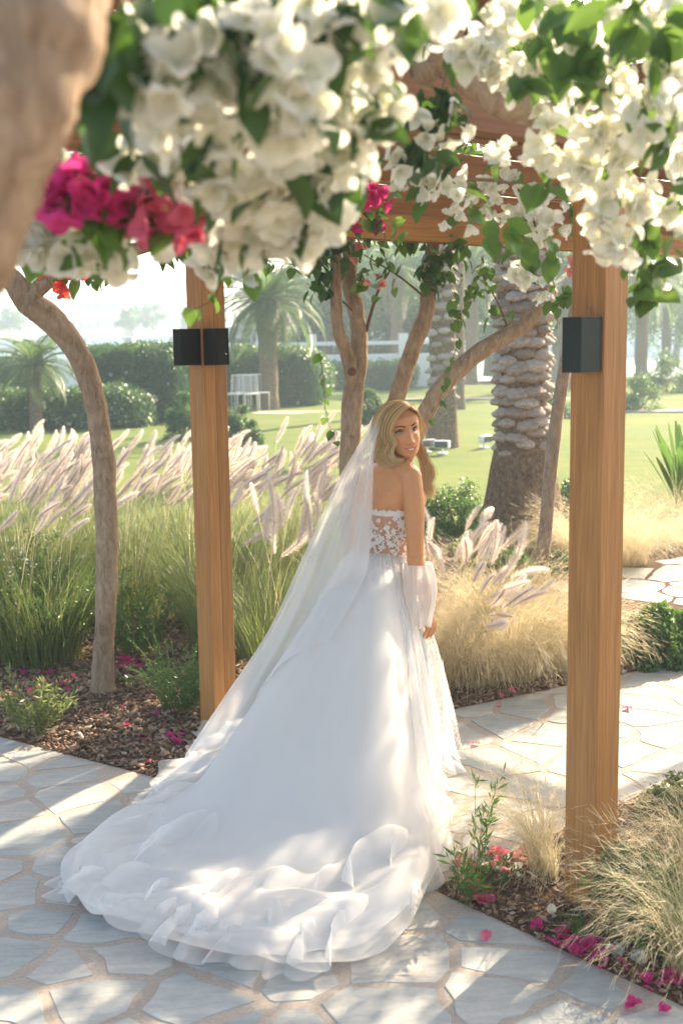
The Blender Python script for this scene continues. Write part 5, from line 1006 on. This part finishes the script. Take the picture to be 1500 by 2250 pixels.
# --- hair
t = NT('blond_hair'); at = t.new('ShaderNodeAttribute', attribute_name='rnd'); t.set(t.ramp(at.outputs['Fac'], [(0, (.13, .07, .028)), (.3, (.40, .23, .085)), (.65, (.74, .51, .23)), (1, (.90, .73, .45))]), .38, .5); t.b.inputs['Anisotropic'].default_value = .5; t.translucent((.95, .74, .42), .28); M['hair'] = t.m
def strands(guides, n, r, jit, g, world=False, lo=0.0, amp=.004):
    Gd = np.array([catmull(q_, 5) if len(q_) > 2 else q_ for q_ in guides]); m = Gd.shape[1]; parts = []; s = np.linspace(0, 1, m)
    for i in range(n):
        tt = g.uniform(0, len(guides)-1); k = min(int(tt), len(guides)-2); f = tt-k; P = Gd[k]*(1-f)+Gd[k+1]*f; P = P+g.normal(0, jit, 3)*(.35+s[:, None])+amp*np.sin(s[:, None]*g.uniform(9, 15)+g.uniform(0, 6.3))*unit(g.normal(size=3))*s[:, None]**.7
        e_ = g.uniform(.55 if world else .86, 1.0); P = P[:max(4, int(m*e_))]
        if not world: P = hd(P)
        kk = len(P); V, F = tube(P, r*np.clip(1.15-np.linspace(0, 1, kk)**3, .15, 1)*g.uniform(.7, 1.3), 4, False); tone = np.clip(g.normal(.72, .13)+.22*math.sin(tt*17)+.10*math.sin(tt*41+1)+.28*np.repeat(np.clip(np.linspace(-.9, .35, kk-1), -1, .35), 4), 0, 1); parts.append((V, np.array(F), tone))
    return parts
gA = [[(.036, .080, .083), (.01, .096, .098), (-.035, .094, .078), (-.064, .078, .035), (-.071, .068, -.005), (-.063, .076, -.038), (-.078, .066, -.072), (-.074, .070, -.104), (-.050, .078, -.112), (-.030, .080, -.104)],
      [(.034, .060, .104), (-.015, .078, .112), (-.066, .066, .078), (-.086, .048, .035), (-.093, .038, -.010), (-.083, .048, -.045), (-.098, .034, -.080), (-.092, .042, -.115), (-.066, .058, -.126), (-.042, .066, -.116)],
      [(.028, .020, .116), (-.030, .025, .117), (-.080, .012, .075), (-.098, .0, .03), (-.104, -.008, -.018), (-.094, .004, -.052), (-.108, -.016, -.088), (-.100, -.004, -.122), (-.076, .024, -.136), (-.05, .04, -.126)],
      [(.020, -.03, .115), (-.036, -.035, .110), (-.083, -.045, .066), (-.098, -.052, .02), (-.102, -.058, -.025), (-.093, -.045, -.060), (-.104, -.06, -.094), (-.096, -.045, -.126), (-.075, -.02, -.138), (-.055, 0, -.13)],
      [(.014, -.072, .098), (-.03, -.085, .088), (-.066, -.094, .045), (-.078, -.098, .005), (-.08, -.1, -.04), (-.072, -.09, -.07), (-.08, -.098, -.1), (-.072, -.085, -.128), (-.05, -.07, -.136), (-.04, -.06, -.128)],
      [(.03, -.085, .085), (.02, -.108, .06), (0, -.116, .02), (-.01, -.117, -.02), (0, -.112, -.06), (.0, -.104, -.09), (0, -.1, -.12), (0, -.09, -.14), (0, -.08, -.145), (0, -.07, -.14)]]
parts = strands(gA, 1300, .0012, .004, gB)
gR = [[(.036, .080, .083), (.055, .072, .066), (.070, .052, .035), (.076, .030, .0), (.074, .012, -.045), (.07, .0, -.09), (.06, -.01, -.13)], [(.034, .055, .104), (.062, .048, .082), (.080, .025, .04), (.085, .0, -.01), (.082, -.015, -.06), (.078, -.02, -.1), (.07, -.02, -.14)], [(.03, .0, .115), (.062, -.01, .09), (.084, -.03, .04), (.087, -.045, -.01), (.083, -.05, -.06), (.078, -.05, -.1), (.07, -.045, -.14)], [(.026, -.05, .107), (.055, -.07, .08), (.066, -.09, .035), (.066, -.098, -.01), (.06, -.098, -.06), (.055, -.09, -.1), (.05, -.08, -.14)], [(.03, -.085, .085), (.02, -.108, .06), (.01, -.116, .02), (.01, -.117, -.02), (.01, -.112, -.06), (.01, -.104, -.09), (.01, -.1, -.13)]]
parts += strands(gR, 420, .0013, .003, gB)
gS = [[a_(908, 975, 5.30), a_(922, 1010, 5.34), a_(928, 1035, 5.33), a_(922, 1060, 5.32), a_(932, 1085, 5.31), a_(926, 1100, 5.30)], [a_(914, 968, 5.32), a_(932, 1012, 5.37), a_(941, 1036, 5.36), a_(935, 1062, 5.35), a_(946, 1084, 5.34), a_(940, 1100, 5.34)], [a_(918, 965, 5.34), a_(938, 1010, 5.40), a_(950, 1040, 5.39), a_(942, 1062, 5.38), a_(951, 1080, 5.37), a_(944, 1094, 5.37)]]
parts += strands(gS, 520, .0009, .009, gB, True, amp=.012)
fly = [[(.02, -.04, .112), (-.05, -.06, .118), (-.105, -.08, .09), (-.125, -.085, .05)], [(.03, .02, .117), (-.02, -.05, .125), (-.06, -.11, .08), (-.09, -.13, .03)], [(.05, .0, .1), (.09, -.02, .05), (.105, -.03, -.02), (.11, -.02, -.1)], [(.05, .03, .095), (.092, .01, .03), (.1, .0, -.05), (.115, .01, -.11)]]
parts += strands(fly[2:], 26, .0005, .010, gB, amp=.01)
V, F, r = merge(parts); mobj('hair', V, F, M['hair'], bride, True, rnd=r)['kind'] = 'stuff'
u = np.linspace(.02, PI*.62, 18); v = np.linspace(0, 2*PI, 40, endpoint=False); U, Vv = np.meshgrid(u, v, indexing='ij'); Vc = np.stack([np.sin(U)*np.cos(Vv)*.080, np.sin(U)*np.sin(Vv)*.102-.012, np.cos(U)*.092+.018], -1).reshape(-1, 3); Fc = grid_faces(18, 40, True); ctr = Vc[Fc].mean(1); keep = ~((ctr[:, 1] > .045) & (ctr[:, 2] < .078))
mobj('hair_base', hd(Vc), Fc[keep], M['hair'], bride, True, rnd=np.full(int(keep.sum()), .40))
# --- gown
sil = [(120, 1905), (155, 1960), (250, 2018), (400, 2070), (590, 2106), (740, 2112), (870, 2078), (930, 2000), (945, 1905)]
foot = [G(x, y)[:2] for x, y in sil]+[np.array(p) for p in ((.36, 4.55), (.42, 5.0), (.46, 5.35), (.44, 5.6), (.25, 5.78), (-.1, 5.82), (-.4, 5.7))]+[G(x, y)[:2] for x, y in ((480, 1625), (425, 1690), (372, 1752), (312, 1822), (240, 1868))]
foot = np.array(foot)-base[:2]; fa = np.arctan2(foot[:, 1], foot[:, 0]); frr = np.linalg.norm(foot, axis=1); o_ = np.argsort(fa); fa = fa[o_]; frr = frr[o_]
FA = np.concatenate([fa-2*PI, fa, fa+2*PI]); FRR = np.tile(frr, 3)
ph = np.linspace(-PI, PI, 721); Rt = np.interp(ph, FA, FRR); ker = np.hanning(25); ker /= ker.sum(); Rt = np.convolve(np.concatenate([Rt[-25:], Rt, Rt[:25]]), ker, 'same')[25:-25]
def Rfoot(p): return np.interp((p+PI) % (2*PI)-PI, ph, Rt)
Z0 = float(waist[2])+.005; R0 = .118
PS = [0, .06, .14, .3, .5, .65, .75, .86, 1.0]; PZ = [1.0, .965, .87, .64, .36, .165, .085, .045, .02]; PZs = [1.0, .97, .90, .70, .44, .27, .17, .08, .02]
def hgt(x, y):                           # height of the supporting petticoat above the ground
    r = np.hypot(x, y); p = np.arctan2(y, x); R = Rfoot(p); s = np.clip((r-R0)/np.maximum(R-R0, .05), 0, 1); k = np.clip((R-.45)/.5, 0, 1)
    return Z0*np.where(r > R, 0, np.interp(s, PS, PZ)*k+np.interp(s, PS, PZs)*(1-k))
def gown_layer(N, Mr, seed, extra_r, extra_a, lift, reach, steps):
    g = np.random.default_rng(seed); a = np.linspace(-PI, PI, N, endpoint=False); s = np.linspace(0, 1, Mr)**.75; R = Rfoot(a)*reach
    S_, A_ = np.meshgrid(s, a, indexing='ij'); rr = R0+(R[None]-R0)*S_
    fold = sum(g.uniform(.3, 1)*np.sin(k*A_+g.uniform(0, 6.3)) for k in (9, 14, 19, 26, 33))*.006*np.clip(S_*5, 0, 1)*np.clip(1.4-S_, 0, 1)
    # gathers at the waist
    fold = fold+.004*np.sin(70*A_+3*np.sin(5*A_))*np.exp(-((S_-.04)/.05)**2)
    X = rr*np.cos(A_); Y = rr*np.sin(A_); hz_ = hgt(X, Y)+lift; P = np.stack([X, Y, hz_], -1); nrm = np.stack([np.cos(A_)*.6, np.sin(A_)*.6, np.full_like(A_, .6)], -1); P = P+nrm*fold[..., None]
    fr_ = np.clip((S_-.60)/.22, 0, 1)*np.clip((R[None]-.35)/.4, .25, 1); arc = np.cumsum(R)*2*PI/N; arc = arc[None]*2*PI/arc[-1]
    tang = np.stack([-np.sin(A_), np.cos(A_), 0*A_], -1); radial = np.stack([np.cos(A_), np.sin(A_), 0*A_], -1); U_ = P[..., 0].copy(); W_ = P[..., 1].copy()
    def waves(lo, hi, n_):
        y_ = 0
        for _ in range(n_): th = g.uniform(0, PI); k_ = 2*PI/g.uniform(lo, hi); y_ = y_+np.sin(k_*(U_*math.cos(th)+W_*math.sin(th))+g.uniform(0, 6.3)+1.3*np.sin(k_*.37*(W_*math.cos(th)-U_*math.sin(th))+g.uniform(0, 6.3)))
        return y_/math.sqrt(n_)
    ridge = np.clip(1-np.abs(waves(.34, .6, 3))*1.15, 0, 1)**1.3; ridge2 = np.clip(1-np.abs(waves(.18, .32, 3))*1.3, 0, 1)**1.4; puff = np.clip(waves(.3, .55, 3), 0, 2)
    sc_ = sum(g.uniform(.6, 1)*np.sin(k*arc+g.uniform(0, 6.3)+1.2*np.sin(arc*5)) for k in (17, 25, 36)); edge = np.clip((S_-.84)/.16, 0, 1)
    P[..., 2] += fr_*(.075*ridge+.035*ridge2+.045*puff)*(1-.45*edge)+edge*fr_*(.030+.022*sc_); P = P+radial*((edge*.045*sc_+fr_*.03*waves(.25, .5, 3)))[..., None]+tang*(fr_*.045*waves(.22, .45, 3))[..., None]
    Lr = np.linalg.norm(np.diff(P, axis=0), axis=-1)*(1+extra_r*fr_[1:]); La = np.linalg.norm(np.roll(P, -1, 1)-P, axis=-1)*(1+extra_a*fr_)
    Ld = np.linalg.norm(np.roll(P, -1, 1)[1:]-P[:-1], axis=-1); free = np.clip((S_[..., None]-.52)/.15, 0, 1); vel = np.zeros_like(P)
    def corr(d, L): n_ = np.linalg.norm(d, axis=-1)+1e-9; return d*((n_-L)/n_)[..., None]
    for it in range(steps):
        vel *= .94; vel[..., 2] -= .0009; Q = P+vel*free
        for _ in range(5):
            D = np.zeros_like(Q); c = corr(Q[1:]-Q[:-1], Lr); D[:-1] += c; D[1:] -= c
            c = corr(np.roll(Q, -1, 1)-Q, La); D += c; D -= np.roll(c, 1, 1)
            c = corr(np.roll(Q, -1, 1)[1:]-Q[:-1], Ld)*.5; D[:-1] += c; D[1:] -= np.roll(c, 1, 1)
            # bending
            m_ = (np.roll(Q, 2, 1)+np.roll(Q, -2, 1))/2-Q; D += m_*.35; m_ = np.zeros_like(Q); m_[2:-2] = (Q[4:]+Q[:-4])/2-Q[2:-2]; D += m_*.25
            Q = Q+D*.17*free
            fl_ = np.maximum(hgt(Q[..., 0], Q[..., 1])*.88, .004)+lift*.5; hit = Q[..., 2] < fl_; Q[..., 2] = np.where(hit, fl_, Q[..., 2]); Q[..., :2] = np.where(hit[..., None], P[..., :2]+(Q[..., :2]-P[..., :2])*.45, Q[..., :2])
        vel = (Q-P)*.9; P = Q
    for it in range(2):                  # soft cloth keeps no creases as fine as its own mesh
        L_ = (np.roll(P, 1, 1)+np.roll(P, -1, 1))/2-P; L_[1:-1] = (L_[1:-1]+(P[2:]+P[:-2])/2-P[1:-1])*.5; P = P+L_*.55*free
    P[..., 2] = np.maximum(P[..., 2], .004+lift*.3); return P, N, Mr
P1_, N1, M1 = gown_layer(420, 84, 1, .0, .0, .0, 1.02, 4)
skirt = mobj('skirt', P1_.reshape(-1, 3), grid_faces(M1, N1, True), M['satin'], bride); skirt.modifiers.new('subdiv', 'SUBSURF').levels = 1
P2_, N2, M2 = gown_layer(420, 84, 2, .0, .0, .016, 1.06, 4)
mobj('tulle_overskirt', P2_.reshape(-1, 3), grid_faces(M2, N2, True), M['tulle'], bride).modifiers.new('subdiv', 'SUBSURF').levels = 1
# gathered flounces along the hem
def flounce(seed, s0, wdt, k0, amp, lift):
    g = np.random.default_rng(seed); N = 420; Mr = 16; a = np.linspace(-2.80, -1.32, N); R = Rfoot(a); arc = np.cumsum(R)*(1.48/N)/5.6*2*PI; T_, A_ = np.meshgrid(np.linspace(0, 1, Mr), a, indexing='ij'); Ar = np.broadcast_to(arc, A_.shape)
    phs = sum(g.uniform(.5, 1.2)*np.sin(k*Ar+g.uniform(0, 6.3)) for k in (3, 5, 8, 13)); f1 = np.sin(k0*Ar+2.2*phs+.8*T_); f2 = np.sin(k0*1.73*Ar-1.5*phs+2*T_+g.uniform(0, 6)); f3 = np.cos(k0*Ar+2.2*phs+1.2); calm = np.clip((a+2.80)/.25, .1, 1)*np.clip((-1.32-a)/.2, .1, 1)*np.clip(.75+.5*np.sin(4*Ar+g.uniform(0, 6))+.3*np.sin(9*Ar), .25, 1.2)
    rad_ = np.broadcast_to(R, A_.shape)*(s0+.05*np.sin(6*Ar+seed)+.03*np.sin(11*Ar))+wdt*T_*(1+.25*phs*.5)+.03*f2*T_; X = rad_*np.cos(A_); Y = rad_*np.sin(A_)
    tang = np.stack([-np.sin(A_), np.cos(A_), 0*A_], -1); z = np.maximum(hgt(X, Y), 0)+lift+amp*calm*(.55+.45*f1)*np.sin(PI*np.clip(T_*.82+.04, 0, 1))**.7*1.2+.018*f2*T_*calm+.03*T_*(1-T_)
    P = np.stack([X, Y, np.maximum(z, .006)], -1)+tang*(.045*calm*f3*T_)[..., None]
    mobj('flounce', P.reshape(-1, 3), grid_faces(Mr, N), M['tulle'], skirt)
flounce(3, .84, .23, 24, .055, .016); flounce(4, .92, .19, 29, .05, .012); flounce(5, .76, .24, 21, .045, .02)
# --- lace panel of the front skirt that she holds
Zc = np.linspace(0, 1, 30); a = np.linspace(-1.9, 1.5, 60); Sx, Ax = np.meshgrid(Zc, a, indexing='ij'); topc = a_(925, 1385, 5.36); botc = bl(np.array([.395, 5.40, .012])); rr = .05+.10*Sx**.8; wv = .010*np.sin(Ax*9+2*Sx)+.006*np.sin(Ax*17)
V = (topc*(1-Sx[..., None])+botc*Sx[..., None])+np.stack([(rr+wv*Sx)*np.cos(Ax), (rr+wv*Sx)*np.sin(Ax), -.0*Sx+.008*np.abs(np.sin(Ax*14))*(Sx > .97)], -1)
mobj('lace_skirt', V.reshape(-1, 3), grid_faces(30, 60), M['lace'], bride)
# bunched tulle she has gathered up at her side
for k_, (pa, pb, w0, w1) in enumerate([((905, 1370, 5.17), (945, 1640, 5.02), .03, .12), ((900, 1370, 5.14), (940, 1760, 4.72), .05, .14), ((885, 1350, 5.13), (925, 1880, 4.42), .04, .16)]):
    s = np.linspace(0, 1, 36); a = np.linspace(-1, 1, 26); Sx, Ax = np.meshgrid(s, a, indexing='ij'); pa_, pb_ = a_(*pa), a_(*pb); wd = w0+(w1-w0)*Sx; ctr = pa_*(1-Sx[..., None])+pb_*Sx[..., None]; f_ = .020*np.sin(Ax*6+k_*2+3*Sx)+.012*np.sin(Ax*11+7*Sx+k_)
    V = ctr+np.array([-.35, .93, 0])*(Ax*wd)[..., None]+np.array([.8, -.2, .1])*((f_+.035*np.cos(Ax*1.5)*np.sin(PI*np.clip(Sx, 0, 1))**.6)*(.5+Sx))[..., None]
    mobj('gathered_tulle', V.reshape(-1, 3), grid_faces(36, 26), M['tulle'], bride)
# --- bodice: sheer shell with a scalloped upper edge and lace appliques
zt = A(850, 1116, 5.31)[2]; zb = sz[2]-.02; aa = np.linspace(0, 2*PI, 90, endpoint=False); Sx, Ax = np.meshgrid(np.linspace(0, 1, 16), aa, indexing='ij'); bust = np.clip(np.sin(Ax), 0, 1)
zz = zb+(zt+.03*bust+.004*np.sin(Ax*22)-zb)*Sx; Vb = torso(zz, Ax, .006)+FB*(.060*bust**2*np.exp(-((zz-sz[5])/.05)**2))[..., None]
M['sheer'] = fabric('sheer_mesh', (.82, .74, .66), (.9, .8, .7), .4, .22); bodice = mobj('bodice', bl(Vb).reshape(-1, 3), grid_faces(16, 90, True), M['sheer'], bride)
ap = MB()
def on(a, s): 
    z = zb+(zt-zb)*s; p = torso(np.array(z), np.array(a), .0085); n_ = RB*math.cos(a)+FB*math.sin(a); t_ = -RB*math.sin(a)+FB*math.cos(a); return bl(p), n_, t_
def bead_flower(a, s, R):
    p, n_, t_ = on(a, s); up = np.array([0, 0, 1.0]); ph_ = gB.uniform(0, 6.3)
    for k in range(5):
        b = ph_+2*PI*k/5; d = t_*math.cos(b)+up*math.sin(b); e_ = -t_*math.sin(b)+up*math.cos(b); ap.add([p+n_*.001, p+d*R*.55+e_*R*.33+n_*.003, p+d*R*1.05+n_*.004, p+d*R*.55-e_*R*.33+n_*.003], [(0, 1, 2, 3)])
def vine(a, s, da, ds):
    k = np.linspace(0, 1, 7); P = np.array([on(a+da*q_+.12*math.sin(4*q_), s+ds*q_)[0] for q_ in k]); ap.tube(P, .0022*(1-.5*k), 4)
    for q_ in (.3, .6, .9): bead_flower(a+da*q_+.10, s+ds*q_, .008)
for i in range(250):
    a = gB.uniform(0, 2*PI); s = gB.uniform(0, .95)
    (bead_flower(a, s, gB.uniform(.011, .019)) if gB.uniform() < .62 else vine(a, s*.7, gB.uniform(-.4, .4), gB.uniform(.12, .3)))
for a in np.arange(0, 2*PI, .105): bead_flower(a, .985+.02*math.sin(a*22), .013); bead_flower(a+.05, .945, .009)
ap.build('lace_applique', M['applique'], bodice)
# --- loose tulle sleeve below the elbow
s = np.linspace(0, 1, 22); a = np.linspace(0, 2*PI, 48, endpoint=False); Sx, Ax = np.meshgrid(s, a, indexing='ij'); ctr = np.array([np.interp(s, [0, .5, 1], [a_(917, 1238, 5.165)[i], a_(922, 1300, 5.17)[i], a_(918, 1372, 5.17)[i]]) for i in range(3)]).T[:, None]
rr = .062+.016*np.sin(PI*Sx)-.012*Sx+.007*np.sin(Ax*7+3*Sx)*Sx+.004*np.sin(Ax*13); V = ctr+np.stack([rr*np.cos(Ax)*1.02, rr*np.sin(Ax)*1.0, -.02*np.clip(-np.cos(Ax), 0, 1)*Sx+.012*np.sin(Ax*5)*Sx**3], -1)
sleeve = mobj('sleeve', V.reshape(-1, 3), grid_faces(22, 48, True), M['sleeve'], bride); MB().tube(np.vstack([V[0], V[0][:1]]), .0009, 5, False).build('sleeve_edge', M['applique'], sleeve, True)
# --- veil
le = [(846, 896, 5.33), (822, 915, 5.36), (806, 948, 5.36), (776, 1002, 5.34), (738, 1068, 5.30), (662, 1235, 5.24), (592, 1385, 5.17), (502, 1520, 5.12), (408, 1658, 5.10)]
ri = [(850, 900, 5.30), (838, 925, 5.24), (824, 965, 5.19), (818, 1010, 5.16), (817, 1060, 5.14), (815, 1150, 5.12), (806, 1260, 5.05), (780, 1400, 4.95), (730, 1560, 4.80)]
Lc = catmull([a_(*p) for p in le], 10); Rc = catmull([a_(*p) for p in ri], 10); m = len(Lc); nT = 70; s = np.linspace(0, 1, m)[:, None]; tt = np.linspace(0, 1, nT)[None]
V = Lc[:, None]*(1-tt[..., None])+Rc[:, None]*tt[..., None]; out = np.array([-.35, -.80, .25]); wd = np.linalg.norm(Lc-Rc, axis=1)[:, None]
fo = (.35*wd*np.sin(PI*tt)**.8*.35+.008*np.sin(tt*19+2*np.sin(3*s))*np.clip(s*6, .25, 1)+.0025*np.sin(tt*47+5*s))*np.clip(s*8, .2, 1)
V = V+out*fo[..., None]; h_ = hgt(V[..., 0], V[..., 1])+.03; V[..., 2] = np.maximum(V[..., 2], np.where(h_ > .035, h_, .012))
veil = mobj('veil', V.reshape(-1, 3), grid_faces(m, nT), M['veil'], bride); MB().tube(V[:, 0], .0012, 4, False).build('veil_edge', M['tulle'], veil, True); MB().tube(V[8:46, -1], .0010, 4, False).build('veil_edge', M['tulle'], veil, True)
V2 = V[:, ::1].copy(); V2 = V2*.985+V2.mean(axis=1, keepdims=True)*.015; V2 = V2-out*(.02+.008*np.sin(tt*31+1))[..., None]*np.clip(s*6, .2, 1)[..., None]; h_ = hgt(V2[..., 0], V2[..., 1])+.022; V2[..., 2] = np.maximum(V2[..., 2], np.where(h_ > .03, h_, .01))
mobj('veil', V2.reshape(-1, 3), grid_faces(m, nT), M['veil'], bride)
